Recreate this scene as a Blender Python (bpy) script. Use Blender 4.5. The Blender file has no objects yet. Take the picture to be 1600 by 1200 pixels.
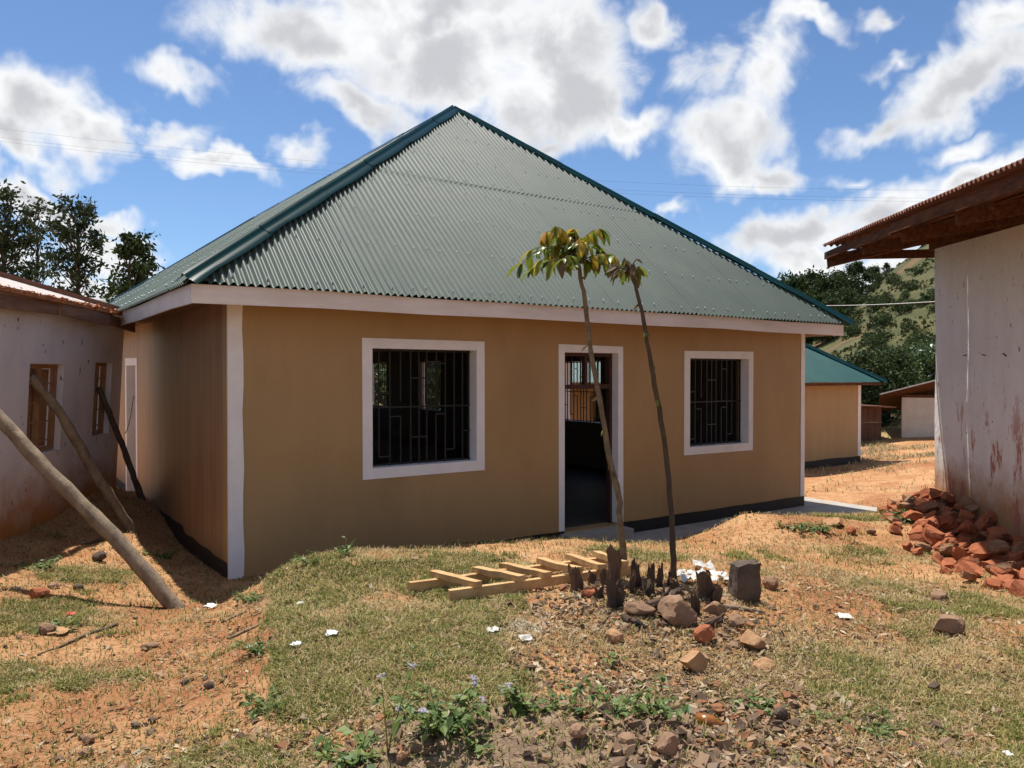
import bpy, math, random
import numpy as np
from mathutils import Vector, Matrix, Euler

R = math.radians
rng = np.random.default_rng(7)
random.seed(7)
scene = bpy.context.scene
col = scene.collection

# ------------------------------------------------------------------ camera
F = 1215.0                       # focal length in pixels of the 1600 px wide photograph
EYE = 2.10
PITCH = math.atan(15.0 / F)
cd = bpy.data.cameras.new('camera')
cam = bpy.data.objects.new('camera', cd)
col.objects.link(cam)
cam.location = (0, 0, EYE)
cam.rotation_euler = (R(90) - PITCH, 0, 0)
cd.sensor_width = 36.0
cd.lens = 36.0 * F / 1600.0
cd.clip_start = 0.05
cd.clip_end = 6000
scene.camera = cam

def pdir(px, py):
    """direction (world) through a pixel of the photograph"""
    v = Vector(((px - 800) / F, 1.0, (600 - py) / F))
    v.rotate(Euler((-PITCH, 0, 0)))
    return v

# ------------------------------------------------------------------ sun + sky
SHX, SHY = 0.185, -0.275          # shadow displacement on the ground per metre of height
SUN_DIR = Vector((-SHX, -SHY, 1.0)).normalized()    # towards the sun
sun_el = math.asin(SUN_DIR.z)
sun_az = math.atan2(SUN_DIR.x, SUN_DIR.y)           # clockwise from +Y
sl = bpy.data.lights.new('sun', 'SUN')
sl.energy = 5.0
sl.angle = R(0.53)
sl.color = (1.0, 0.955, 0.88)
sun = bpy.data.objects.new('sun', sl)
col.objects.link(sun)
sun.rotation_euler = (-SUN_DIR).to_track_quat('-Z', 'Y').to_euler()
sun.location = (0, 0, 60)

scene.view_settings.view_transform = 'Standard'
scene.view_settings.look = 'None'
scene.view_settings.gamma = 1.0
scene.view_settings.use_curve_mapping = False
scene.view_settings.exposure = 0.45

def N(nt, typ, **kw):
    n = nt.nodes.new(typ)
    ins = kw.pop('ins', None)
    for k, v in kw.items():
        setattr(n, k, v)
    if ins:
        for k, v in ins.items():
            n.inputs[k].default_value = v
    return n

def math_node(nt, op, a, b=None, c=None, clamp=False):
    n = nt.nodes.new('ShaderNodeMath'); n.operation = op; n.use_clamp = clamp
    for i, v in enumerate((a, b, c)):
        if v is None: continue
        if isinstance(v, (int, float)): n.inputs[i].default_value = v
        else: nt.links.new(v, n.inputs[i])
    return n.outputs[0]

def smooth(nt, v, a, b, lo=0.0, hi=1.0):
    n = nt.nodes.new('ShaderNodeMapRange'); n.interpolation_type = 'SMOOTHSTEP'
    nt.links.new(v, n.inputs['Value'])
    n.inputs['From Min'].default_value = a; n.inputs['From Max'].default_value = b
    n.inputs['To Min'].default_value = lo; n.inputs['To Max'].default_value = hi
    return n.outputs['Result']

CLOUDS = [  # px, py, rx, ry, tilt (deg, + = up to the right), strength
    (480, 40, 230, 100, 0, 1.0), (700, 110, 260, 130, -12, 1.25), (880, 110, 170, 130, -30, 1.2), (1000, 195, 100, 55, -15, 0.95),
    (560, 175, 150, 70, -20, 1.0), (290, 115, 110, 45, -20, 0.75), (680, 10, 340, 75, 0, 1.2), (830, 215, 70, 40, 0, .8),
    (60, 150, 130, 115, 10, 1.15), (150, 185, 95, 65, -20, 1.05), (20, 215, 120, 60, 0, 1.0),
    (275, 200, 95, 38, -8, 0.72), (345, 255, 115, 32, -20, 0.85), (460, 252, 80, 38, -30, 0.75),
    (1150, 220, 120, 100, -10, 1.05), (1175, 120, 75, 105, 15, 0.85), (1215, 265, 70, 45, -20, .8), (1100, 110, 70, 70, 0, .65),
    (1010, 20, 80, 60, -30, 1.0), (1230, 45, 120, 35, -10, 0.72), (1370, 8, 60, 28, 0, 0.75), (1395, 90, 75, 32, -15, 0.68),
    (1520, 130, 190, 75, 18, 1.05), (1400, 185, 130, 38, 15, 0.85), (1580, 40, 110, 60, 10, 0.8), (1520, 228, 95, 30, 0, 0.68),
    (1250, 370, 190, 60, 6, 1.05), (1400, 325, 170, 60, 18, 1.05), (1540, 285, 150, 50, 15, 1.0), (1330, 285, 70, 32, 0, 0.65),
    (1330, 410, 260, 38, 0, 0.95), (1060, 348, 40, 20, 0, 0.6),
    (30, 305, 110, 45, 0, 1.05), (130, 325, 130, 36, -8, 1.0), (180, 385, 110, 45, -10, 0.85), (150, 440, 100, 32, 0, 1.0),
    (230, 430, 60, 25, 0, 0.75), (0, 400, 110, 60, 0, .9),
]

def cloud_group():
    g = bpy.data.node_groups.new('cloud_density', 'ShaderNodeTree')
    g.interface.new_socket('Vector', in_out='INPUT', socket_type='NodeSocketVector')
    g.interface.new_socket('Density', in_out='OUTPUT', socket_type='NodeSocketFloat')
    gi = g.nodes.new('NodeGroupInput'); go = g.nodes.new('NodeGroupOutput')
    L = g.links
    wn = N(g, 'ShaderNodeTexNoise', ins={'Scale': 7.0, 'Detail': 4.0, 'Roughness': 0.6})
    L.new(gi.outputs[0], wn.inputs['Vector'])
    sub = N(g, 'ShaderNodeVectorMath', operation='SUBTRACT'); L.new(wn.outputs['Color'], sub.inputs[0]); sub.inputs[1].default_value = (.5, .5, .5)
    sc = N(g, 'ShaderNodeVectorMath', operation='SCALE'); L.new(sub.outputs[0], sc.inputs[0]); sc.inputs['Scale'].default_value = 0.17
    wv = N(g, 'ShaderNodeVectorMath', operation='ADD'); L.new(gi.outputs[0], wv.inputs[0]); L.new(sc.outputs[0], wv.inputs[1])
    acc = None
    for (px, py, rx, ry, tilt, st) in CLOUDS:
        c = pdir(px, py).normalized()
        cosv = 1.0 / pdir(px, py).length
        e1 = Vector((0, 0, 1)).cross(-c).normalized(); e1 = Vector((c.y, -c.x, 0)).normalized()
        e2 = e1.cross(c).normalized()
        if e2.z < 0: e2 = -e2
        a = R(tilt)
        f1 = e1 * math.cos(a) + e2 * math.sin(a)
        f2 = -e1 * math.sin(a) + e2 * math.cos(a)
        f3 = f1.cross(f2)
        m = Matrix((f1, f2, f3)).transposed()
        mp = N(g, 'ShaderNodeMapping', vector_type='TEXTURE')
        mp.inputs['Location'].default_value = c
        mp.inputs['Rotation'].default_value = m.to_euler()
        mp.inputs['Scale'].default_value = (rx / F * cosv * 1.04, ry / F * cosv * 1.04, 0.4)
        L.new(wv.outputs[0], mp.inputs['Vector'])
        gr = N(g, 'ShaderNodeTexGradient', gradient_type='SPHERICAL')
        L.new(mp.outputs[0], gr.inputs['Vector'])
        v = math_node(g, 'MULTIPLY', gr.outputs['Fac'], st)
        acc = v if acc is None else math_node(g, 'SMOOTH_MAX', acc, v, 0.12)
    # beyond the photograph the same broken cumulus goes on
    ln = N(g, 'ShaderNodeTexNoise', ins={'Scale': 3.2, 'Detail': 2.0, 'Roughness': 0.5}); L.new(gi.outputs[0], ln.inputs['Vector'])
    lo = smooth(g, ln.outputs['Fac'], 0.42, 0.72, 0.0, 0.9)
    fw = N(g, 'ShaderNodeVectorMath', operation='DISTANCE'); L.new(gi.outputs[0], fw.inputs[0]); fw.inputs[1].default_value = pdir(800, 300).normalized()
    out = smooth(g, fw.outputs['Value'], 0.62, 0.85)
    acc = math_node(g, 'MAXIMUM', acc, math_node(g, 'MULTIPLY', lo, out))
    fn = N(g, 'ShaderNodeTexNoise', ins={'Scale': 9.0, 'Detail': 10.0, 'Roughness': 0.66, 'Distortion': 0.5})
    L.new(gi.outputs[0], fn.inputs['Vector'])
    nz = math_node(g, 'MULTIPLY', math_node(g, 'SUBTRACT', fn.outputs['Fac'], 0.5), 1.35)
    gate = smooth(g, acc, 0.0, 0.25)
    d = math_node(g, 'ADD', math_node(g, 'MULTIPLY', acc, 1.15), math_node(g, 'MULTIPLY', nz, gate))
    L.new(d, go.inputs[0])
    return g

world = bpy.data.worlds.new('World')
scene.world = world
world.use_nodes = True
world.cycles.sampling_method = 'MANUAL'
world.cycles.sample_map_resolution = 256
wt = world.node_tree
wt.nodes.clear()
sky = N(wt, 'ShaderNodeTexSky', sky_type='NISHITA', sun_disc=False)
sky.sun_elevation = sun_el
sky.sun_rotation = sun_az
sky.altitude = 1400
sky.air_density = 1.0
sky.dust_density = 0.6
sky.ozone_density = 1.6
tc = N(wt, 'ShaderNodeTexCoord')
cg = cloud_group()
g1 = N(wt, 'ShaderNodeGroup', node_tree=cg); wt.links.new(tc.outputs['Generated'], g1.inputs[0])
def cnoise(vec):
    n = N(wt, 'ShaderNodeTexNoise', ins={'Scale': 6.0, 'Detail': 5.0, 'Roughness': 0.5}); wt.links.new(vec, n.inputs['Vector']); return n.outputs['Fac']
off = N(wt, 'ShaderNodeVectorMath', operation='ADD'); wt.links.new(tc.outputs['Generated'], off.inputs[0]); off.inputs[1].default_value = (-0.008, 0.0, 0.03)
relief = math_node(wt, 'SUBTRACT', cnoise(off.outputs[0]), cnoise(tc.outputs['Generated']))
alpha = smooth(wt, g1.outputs[0], 0.14, 0.78)
core = smooth(wt, math_node(wt, 'ADD', g1.outputs[0], math_node(wt, 'MULTIPLY', relief, 2.4)), 0.50, 1.30)
shade = core
cc = N(wt, 'ShaderNodeMix', data_type='RGBA')
wt.links.new(shade, cc.inputs[0])
cc.inputs[6].default_value = (8.2, 8.3, 8.4, 1)
cc.inputs[7].default_value = (5.0, 5.1, 5.4, 1)
tint = N(wt, 'ShaderNodeMix', data_type='RGBA', blend_type='MULTIPLY'); tint.inputs[0].default_value = 1.0
wt.links.new(sky.outputs[0], tint.inputs[6]); tint.inputs[7].default_value = (0.86, 1.0, 1.14, 1)
mx = N(wt, 'ShaderNodeMix', data_type='RGBA')
wt.links.new(alpha, mx.inputs[0]); wt.links.new(tint.outputs[2], mx.inputs[6]); wt.links.new(cc.outputs[2], mx.inputs[7])
bg = N(wt, 'ShaderNodeBackground'); bg.inputs['Strength'].default_value = 0.088
wt.links.new(mx.outputs[2], bg.inputs['Color'])
wo = N(wt, 'ShaderNodeOutputWorld'); wt.links.new(bg.outputs[0], wo.inputs['Surface'])

# ------------------------------------------------------------------ helpers
def tag(o, label=None, cat=None, group=None, kind=None):
    if label: o['label'] = label
    if cat: o['category'] = cat
    if group: o['group'] = group
    if kind: o['kind'] = kind
    return o

def empty(name, loc=(0, 0, 0), rz=0.0, **kw):
    o = bpy.data.objects.new(name, None)
    o.empty_display_size = 0.2
    col.objects.link(o)
    o.location = loc
    o.rotation_euler = (0, 0, rz)
    return tag(o, **kw)

def link_mesh(name, me, parent=None, **kw):
    o = bpy.data.objects.new(name, me)
    col.objects.link(o)
    if parent is not None: o.parent = parent
    return tag(o, **kw)

class MB:
    """collects shapes for ONE mesh"""
    def __init__(self): self.v = []; self.f = []
    def add(self, vs, fs):
        b = len(self.v)
        self.v += [tuple(p) for p in vs]
        self.f += [tuple(i + b for i in f) for f in fs]
        return self
    def box(self, x0, x1, y0, y1, z0, z1, fn=None):
        vs = [(x, y, z) for z in (z0, z1) for y in (y0, y1) for x in (x0, x1)]
        if fn: vs = [fn(*p) for p in vs]
        return self.add(vs, [(0, 2, 3, 1), (4, 5, 7, 6), (0, 1, 5, 4), (2, 6, 7, 3), (0, 4, 6, 2), (1, 3, 7, 5)])
    def bar(self, a, b, w, h, up=(0, 0, 1), w2=None, h2=None):
        a = Vector(a); b = Vector(b); d = (b - a).normalized()
        s = d.cross(Vector(up))
        if s.length < 1e-4: s = d.cross(Vector((0, 1, 0)))
        s.normalize(); u = s.cross(d).normalized()
        w2 = w if w2 is None else w2; h2 = h if h2 is None else h2
        vs = []
        for p, ww, hh in ((a, w, h), (b, w2, h2)):
            for i, j in ((-1, -1), (1, -1), (1, 1), (-1, 1)):
                vs.append(p + s * (i * ww / 2) + u * (j * hh / 2))
        return self.add(vs, [(3, 2, 1, 0), (4, 5, 6, 7), (0, 1, 5, 4), (1, 2, 6, 5), (2, 3, 7, 6), (3, 0, 4, 7)])
    def tube(self, pts, radii, n=7, cap=True, jit=0.0):
        pts = [Vector(p) for p in pts]
        rings = []
        base = len(self.v); vs = []
        for i, p in enumerate(pts):
            d = (pts[min(i + 1, len(pts) - 1)] - pts[max(i - 1, 0)]).normalized()
            s = d.cross(Vector((0.13, 0.91, 0.37))).normalized(); u = s.cross(d)
            for k in range(n):
                a = 2 * math.pi * k / n
                r = radii[i] * (1 + jit * random.uniform(-1, 1))
                vs.append(p + s * math.cos(a) * r + u * math.sin(a) * r)
        fs = []
        for i in range(len(pts) - 1):
            for k in range(n):
                fs.append((i * n + k, i * n + (k + 1) % n, (i + 1) * n + (k + 1) % n, (i + 1) * n + k))
        if cap:
            fs.append(tuple(range(n - 1, -1, -1)))
            fs.append(tuple((len(pts) - 1) * n + k for k in range(n)))
        return self.add(vs, fs)
    def mesh(self, name, m, smooth=False):
        me = bpy.data.meshes.new(name)
        me.from_pydata(self.v, [], self.f)
        if m: me.materials.append(m)
        if getattr(self, 'inner', None):
            me.materials.append(M['dark_inner'])
            for i in self.inner: me.polygons[i].material_index = 1
        if smooth: me.polygons.foreach_set('use_smooth', [True] * len(me.polygons))
        me.update()
        return me
    def build(self, name, m, parent=None, smooth=False, **kw):
        return link_mesh(name, self.mesh(name, m, smooth), parent, **kw)

def np_mesh(name, V, T, m, colors=None, smooth=False):
    """mesh from numpy: V (n,3), T (k, 3 or 4); colors per vertex (n,3)"""
    me = bpy.data.meshes.new(name)
    k = T.shape[1]
    me.vertices.add(len(V)); me.vertices.foreach_set('co', np.ascontiguousarray(V, dtype=np.float32).ravel())
    me.loops.add(T.size); me.loops.foreach_set('vertex_index', np.ascontiguousarray(T, dtype=np.int32).ravel())
    me.polygons.add(len(T)); me.polygons.foreach_set('loop_start', np.arange(0, T.size, k, dtype=np.int32))
    me.update(calc_edges=True)
    if smooth: me.polygons.foreach_set('use_smooth', np.ones(len(T), dtype=bool))
    else: me.shade_flat()
    if colors is not None:
        at = me.color_attributes.new('tone', 'FLOAT_COLOR', 'POINT')
        c4 = np.ones((len(V), 4), dtype=np.float32); c4[:, :3] = colors
        at.data.foreach_set('color', c4.ravel())
    if m: me.materials.append(m)
    return me

def hash2(ix, iy, s):
    h = (ix.astype(np.int64) * 374761393 + iy.astype(np.int64) * 668265263 + s * 974634777) & 0xffffffff
    h = ((h ^ (h >> 13)) * 1274126177) & 0xffffffff
    return ((h ^ (h >> 16)) & 0xffff) / 65535.0
def vnoise(x, y, s=0):
    x = np.asarray(x, float); y = np.asarray(y, float)
    ix = np.floor(x); iy = np.floor(y); fx = x - ix; fy = y - iy
    fx = fx * fx * (3 - 2 * fx); fy = fy * fy * (3 - 2 * fy)
    a = hash2(ix, iy, s); b = hash2(ix + 1, iy, s); c = hash2(ix, iy + 1, s); d = hash2(ix + 1, iy + 1, s)
    return (a * (1 - fx) + b * fx) * (1 - fy) + (c * (1 - fx) + d * fx) * fy
def fbm(x, y, o=4, s=0):
    v = 0; a = 0.5; t = 0
    for i in range(o):
        v = v + a * vnoise(np.asarray(x) * 2 ** i + 17.3 * i, np.asarray(y) * 2 ** i - 9.1 * i, s + i); t += a; a *= 0.5
    return v / t
def sstep(v, a, b):
    t = np.clip((np.asarray(v, float) - a) / (b - a), 0, 1)
    return t * t * (3 - 2 * t)

# ------------------------------------------------------------------ materials
def pmat(name, c1, c2=None, scale=4.0, rough=0.8, bump=0.0, bscale=30.0, stretch=(1, 1, 1), spec=0.3, metal=0.0,
         c3=None, s3=1.2, t3=(0.55, 0.75), island=0.0, transl=0.0, detail=6.0, coat=0.0):
    m = bpy.data.materials.new(name); m.use_nodes = True
    nt = m.node_tree; nt.nodes.clear(); L = nt.links
    out = N(nt, 'ShaderNodeOutputMaterial'); p = N(nt, 'ShaderNodeBsdfPrincipled')
    p.inputs['Roughness'].default_value = rough; p.inputs['Specular IOR Level'].default_value = spec; p.inputs['Metallic'].default_value = metal
    p.inputs['Coat Weight'].default_value = coat
    t = N(nt, 'ShaderNodeTexCoord'); mp = N(nt, 'ShaderNodeMapping'); mp.inputs['Scale'].default_value = stretch
    L.new(t.outputs['Object'], mp.inputs['Vector'])
    c2 = c2 or c1
    n1 = N(nt, 'ShaderNodeTexNoise', ins={'Scale': scale, 'Detail': detail, 'Roughness': 0.62}); L.new(mp.outputs[0], n1.inputs['Vector'])
    mix = N(nt, 'ShaderNodeMix', data_type='RGBA'); mix.inputs[6].default_value = (*c1, 1); mix.inputs[7].default_value = (*c2, 1)
    L.new(smooth(nt, n1.outputs['Fac'], 0.32, 0.68), mix.inputs[0])
    colr = mix.outputs[2]
    if c3:
        n3 = N(nt, 'ShaderNodeTexNoise', ins={'Scale': s3, 'Detail': 8.0, 'Roughness': 0.68}); L.new(mp.outputs[0], n3.inputs['Vector'])
        mix3 = N(nt, 'ShaderNodeMix', data_type='RGBA'); L.new(colr, mix3.inputs[6]); mix3.inputs[7].default_value = (*c3, 1)
        L.new(smooth(nt, n3.outputs['Fac'], *t3), mix3.inputs[0]); colr = mix3.outputs[2]
    if island > 0:
        ge = N(nt, 'ShaderNodeNewGeometry')
        hs = N(nt, 'ShaderNodeHueSaturation')
        L.new(colr, hs.inputs['Color'])
        L.new(math_node(nt, 'MULTIPLY_ADD', ge.outputs['Random Per Island'], island, 1 - island / 2), hs.inputs['Value'])
        L.new(math_node(nt, 'MULTIPLY_ADD', ge.outputs['Random Per Island'], -0.05, 0.525), hs.inputs['Hue'])
        colr = hs.outputs[0]
    L.new(colr, p.inputs['Base Color'])
    if bump > 0:
        nb = N(nt, 'ShaderNodeTexNoise', ins={'Scale': bscale, 'Detail': 6.0, 'Roughness': 0.65}); L.new(mp.outputs[0], nb.inputs['Vector'])
        b = N(nt, 'ShaderNodeBump', ins={'Strength': 1.0, 'Distance': bump}); L.new(nb.outputs['Fac'], b.inputs['Height']); L.new(b.outputs[0], p.inputs['Normal'])
    if transl > 0:
        tr = N(nt, 'ShaderNodeBsdfTranslucent'); L.new(colr, tr.inputs['Color'])
        ms = N(nt, 'ShaderNodeMixShader'); ms.inputs[0].default_value = transl
        L.new(p.outputs[0], ms.inputs[1]); L.new(tr.outputs[0], ms.inputs[2]); L.new(ms.outputs[0], out.inputs['Surface'])
    else:
        L.new(p.outputs[0], out.inputs['Surface'])
    return m

def tone_mat(name, rough=0.85, transl=0.0, spec=0.2, nscale=40.0, namt=0.25):
    """base colour from the mesh's own 'tone' colour (blades, litter, pebbles of different colours)"""
    m = bpy.data.materials.new(name); m.use_nodes = True
    nt = m.node_tree; nt.nodes.clear(); L = nt.links
    out = N(nt, 'ShaderNodeOutputMaterial'); p = N(nt, 'ShaderNodeBsdfPrincipled')
    p.inputs['Roughness'].default_value = rough; p.inputs['Specular IOR Level'].default_value = spec
    a = N(nt, 'ShaderNodeAttribute', attribute_name='tone')
    t = N(nt, 'ShaderNodeTexCoord')
    n1 = N(nt, 'ShaderNodeTexNoise', ins={'Scale': nscale, 'Detail': 4.0}); L.new(t.outputs['Object'], n1.inputs['Vector'])
    hs = N(nt, 'ShaderNodeHueSaturation'); L.new(a.outputs['Color'], hs.inputs['Color'])
    L.new(math_node(nt, 'MULTIPLY_ADD', n1.outputs['Fac'], 2 * namt * .8, (1 - namt) * .8), hs.inputs['Value'])
    L.new(hs.outputs[0], p.inputs['Base Color'])
    if transl:
        tr = N(nt, 'ShaderNodeBsdfTranslucent'); L.new(hs.outputs[0], tr.inputs['Color'])
        ms = N(nt, 'ShaderNodeMixShader'); ms.inputs[0].default_value = transl
        L.new(p.outputs[0], ms.inputs[1]); L.new(tr.outputs[0], ms.inputs[2]); L.new(ms.outputs[0], out.inputs['Surface'])
    else: L.new(p.outputs[0], out.inputs['Surface'])
    return m

M = {}
M['tan'] = pmat('tan_wall_paint', (0.395, 0.253, 0.113), (0.360, 0.229, 0.101), 2.2, 0.55, 0.004, 5, (1, 1, 0.35), 0.35, c3=(0.32, 0.20, 0.088), s3=0.9, t3=(0.48, 0.75))
M['tan_side'] = pmat('tan_side_shaded', (0.33, 0.20, 0.105), (0.235, 0.14, 0.075), 9.0, 0.5, 0.001, 25, (1, 1, 0.06), 0.4)  # streaked tan of the side wall, its shade put into the darker colour
M['white'] = pmat('white_trim_paint', (0.80, 0.785, 0.775), (0.74, 0.72, 0.71), 5.0, 0.55, 0.001, 25)
M['fascia'] = pmat('fascia_board_paint', (0.74, 0.69, 0.65), (0.64, 0.57, 0.52), 4.0, 0.6, 0.002, 12, (0.35, 0.35, 1.5), 0.3, c3=(0.47, 0.34, 0.27), s3=2.2, t3=(0.58, 0.8))
M['black'] = pmat('black_plinth_paint', (0.012, 0.012, 0.014), (0.02, 0.019, 0.018), 6.0, 0.5, 0.002, 20, c3=(0.06, 0.04, 0.025), s3=3, t3=(0.6, 0.85))
M['roof'] = pmat('green_roof_sheet', (0.070, 0.096, 0.078), (0.056, 0.080, 0.066), 1.3, 0.55, 0.0, 10, (1, 1, 1), 0.3, c3=(0.092, 0.106, 0.087), s3=2.5, t3=(0.5, 0.8), metal=0.0)
M['teal'] = pmat('teal_ridge_metal', (0.003, 0.024, 0.023), (0.003, 0.019, 0.019), 2.0, 0.2, 0.0, 10, spec=0.12)
M['teal_roof'] = pmat('teal_roof_sheet', (0.010, 0.088, 0.080), (0.008, 0.070, 0.066), 1.5, 0.42, 0.0, 10, spec=0.45)
M['nail'] = pmat('roofing_nail_metal', (0.75, 0.77, 0.78), None, 5, 0.3, metal=0.7)
M['iron'] = pmat('black_iron', (0.012, 0.012, 0.014), (0.02, 0.018, 0.017), 20, 0.45)
M['door_wood'] = pmat('dark_red_door_wood', (0.07, 0.03, 0.022), (0.05, 0.02, 0.016), 6, 0.5, 0.001, 30, (1, 1, 0.2))
M['dark_inner'] = pmat('dark_inner_face', (0.15, 0.135, 0.105), (0.115, 0.10, 0.08), 2, 0.85)  # inner wall faces, colour darkened so the rooms look dim
M['dark_floor'] = pmat('dark_screed_floor', (0.07, 0.055, 0.05), (0.05, 0.04, 0.036), 2, 0.6)
M['eave_soffit'] = pmat('soffit_board', (0.20, 0.105, 0.06), (0.15, 0.08, 0.048), 3, 0.8)
M['inner'] = pmat('inner_wall_paint', (0.55, 0.48, 0.37), (0.50, 0.43, 0.33), 2, 0.7)
M['concrete'] = pmat('concrete', (0.40, 0.37, 0.32), (0.33, 0.30, 0.26), 3.5, 0.85, 0.003, 60, c3=(0.42, 0.27, 0.16), s3=1.6, t3=(0.55, 0.8))
M['wood'] = pmat('sawn_timber', (0.54, 0.35, 0.165), (0.41, 0.24, 0.105), 10, 0.7, 0.0015, 40, (1, 1, 1), c3=(0.32, 0.17, 0.075), s3=9, t3=(0.56, 0.75))
M['log'] = pmat('weathered_log', (0.29, 0.215, 0.14), (0.15, 0.108, 0.075), 9, 0.85, 0.012, 20, (1, 1, 0.5), c3=(0.10, 0.065, 0.045), s3=7, t3=(0.58, 0.75))
M['dark_log'] = pmat('dark_log', (0.12, 0.085, 0.06), (0.075, 0.052, 0.04), 6, 0.85, 0.006, 22)
M['bark'] = pmat('tree_bark', (0.14, 0.10, 0.07), (0.08, 0.06, 0.045), 6, 0.9, 0.01, 20)
M['sapbark'] = pmat('sapling_bark', (0.20, 0.15, 0.085), (0.12, 0.085, 0.05), 14, 0.8, 0.003, 60, c3=(0.05, 0.035, 0.025), s3=9, t3=(0.55, 0.7))
M['sapbark_dark'] = pmat('dark_sapling_bark', (0.085, 0.06, 0.035), (0.05, 0.035, 0.022), 14, 0.8, 0.003, 60)
M['char'] = pmat('charred_wood', (0.11, 0.065, 0.04), (0.035, 0.025, 0.02), 9, 0.9, 0.012, 26, (1, 1, 0.25), c3=(0.012, 0.011, 0.011), s3=4, t3=(0.5, 0.65))
M['rock'] = pmat('brown_stone', (0.29, 0.17, 0.10), (0.19, 0.115, 0.072), 7, 0.9, 0.01, 25, c3=(0.13, 0.085, 0.06), s3=5, t3=(0.55, 0.75))
M['rock_orange'] = pmat('orange_stone', (0.43, 0.25, 0.125), (0.32, 0.17, 0.085), 8, 0.9, 0.012, 22, c3=(0.20, 0.11, 0.06), s3=7, t3=(0.6, 0.8))
M['rock_dark'] = pmat('dark_stone', (0.13, 0.09, 0.066), (0.07, 0.052, 0.04), 7, 0.85, 0.01, 25, c3=(0.3, 0.22, 0.16), s3=5, t3=(0.6, 0.8))
M['brick'] = pmat('broken_red_brick', (0.38, 0.125, 0.052), (0.25, 0.080, 0.038), 9, 0.9, 0.008, 40, c3=(0.22, 0.09, 0.05), s3=7, t3=(0.55, 0.75))
M['brick_brown'] = pmat('brown_mortared_brick', (0.30, 0.165, 0.085), (0.20, 0.10, 0.055), 9, 0.9, 0.008, 40, c3=(0.36, 0.27, 0.19), s3=6, t3=(0.55, 0.75))
M['rust'] = pmat('rusty_roof_sheet', (0.19, 0.080, 0.050), (0.12, 0.050, 0.034), 5, 0.8, 0.001, 30, c3=(0.30, 0.17, 0.12), s3=2.5, t3=(0.55, 0.75))
M['tile_edge'] = pmat('orange_rust_flakes', (0.50, 0.20, 0.08), (0.32, 0.12, 0.05), 9, 0.9, 0.01, 30, c3=(0.14, 0.06, 0.03), s3=8, t3=(0.55, 0.7))
M['pale_roof'] = pmat('pale_weathered_roof', (0.46, 0.40, 0.37), (0.38, 0.32, 0.29), 4, 0.6, 0.001, 20, c3=(0.30, 0.17, 0.11), s3=3, t3=(0.6, 0.8))
M['old_wood'] = pmat('old_dark_timber', (0.150, 0.062, 0.030), (0.075, 0.033, 0.020), 7, 0.95, 0.006, 30, (0.5, 3, 3), 0.08, c3=(0.22, 0.11, 0.055), s3=4, t3=(0.55, 0.75))
M['eave_board'] = pmat('brown_eave_board', (0.27, 0.14, 0.09), (0.17, 0.085, 0.055), 5, 0.75, 0.002, 30, (0.4, 0.4, 3), c3=(0.30, 0.18, 0.12), s3=3, t3=(0.55, 0.75))
M['plank'] = pmat('shutter_plank', (0.42, 0.23, 0.11), (0.31, 0.16, 0.08), 6, 0.8, 0.002, 30, (3, 3, 0.4))
M['hut'] = pmat('hut_plaster', (0.62, 0.57, 0.50), (0.55, 0.49, 0.42), 3, 0.85, c3=(0.18, 0.12, 0.08), s3=4.5, t3=(0.66, 0.72))
M['ochre'] = pmat('ochre_plaster', (0.42, 0.24, 0.08), (0.30, 0.17, 0.07), 3, 0.85, c3=(0.08, 0.05, 0.03), s3=4, t3=(0.6, 0.7))
M['brown_shed'] = pmat('brown_shed_boards', (0.14, 0.065, 0.04), (0.09, 0.045, 0.03), 5, 0.8)
M['ash'] = pmat('white_ash_plastic', (0.60, 0.58, 0.53), (0.45, 0.43, 0.38), 10, 0.6, 0.004, 40, c3=(0.35, 0.33, 0.27), s3=8, t3=(0.6, 0.75))
M['paper'] = pmat('white_paper', (0.80, 0.80, 0.80), (0.70, 0.70, 0.71), 10, 0.7)
M['cable'] = pmat('black_cable', (0.03, 0.03, 0.032), None, 5, 0.6)
M['white_cable'] = pmat('pale_cable', (0.6, 0.57, 0.53), None, 5, 0.6)
M['leaf_tree'] = pmat('tree_leaves', (0.050, 0.068, 0.028), (0.034, 0.048, 0.022), 2, 0.65, spec=0.2, island=0.9, transl=0.25)
M['leaf_dark'] = pmat('dark_tree_leaves', (0.052, 0.076, 0.024), (0.034, 0.052, 0.018), 0.4, 0.7, spec=0.15, island=0.9, transl=0.2)
M['leaf_gloss'] = pmat('glossy_leaves', (0.065, 0.115, 0.028), (0.045, 0.085, 0.022), 1, 0.24, spec=0.7, island=0.8, transl=0.2)
M['leaf_weed'] = pmat('weed_leaves', (0.135, 0.19, 0.045), (0.09, 0.14, 0.033), 8, 0.5, spec=0.35, island=0.7, transl=0.3)
M['sap_green'] = pmat('sapling_leaf_green', (0.20, 0.25, 0.026), (0.13, 0.18, 0.022), 14, 0.4, spec=0.5, transl=0.45)
M['sap_dark'] = pmat('sapling_leaf_dark_green', (0.030, 0.085, 0.036), (0.022, 0.06, 0.028), 14, 0.3, spec=0.5, transl=0.2)
M['sap_yellow'] = pmat('sapling_leaf_yellow', (0.52, 0.36, 0.025), (0.40, 0.30, 0.025), 14, 0.35, spec=0.5, transl=0.5)
M['sap_orange'] = pmat('sapling_leaf_orange', (0.50, 0.26, 0.035), (0.42, 0.22, 0.035), 14, 0.4, transl=0.5)
M['sap_brown'] = pmat('sapling_leaf_wilted', (0.15, 0.11, 0.05), (0.10, 0.065, 0.035), 14, 0.6, transl=0.3)
M['flower'] = pmat('lilac_flower', (0.50, 0.46, 0.54), (0.60, 0.58, 0.62), 20, 0.7, transl=0.3)
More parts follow.
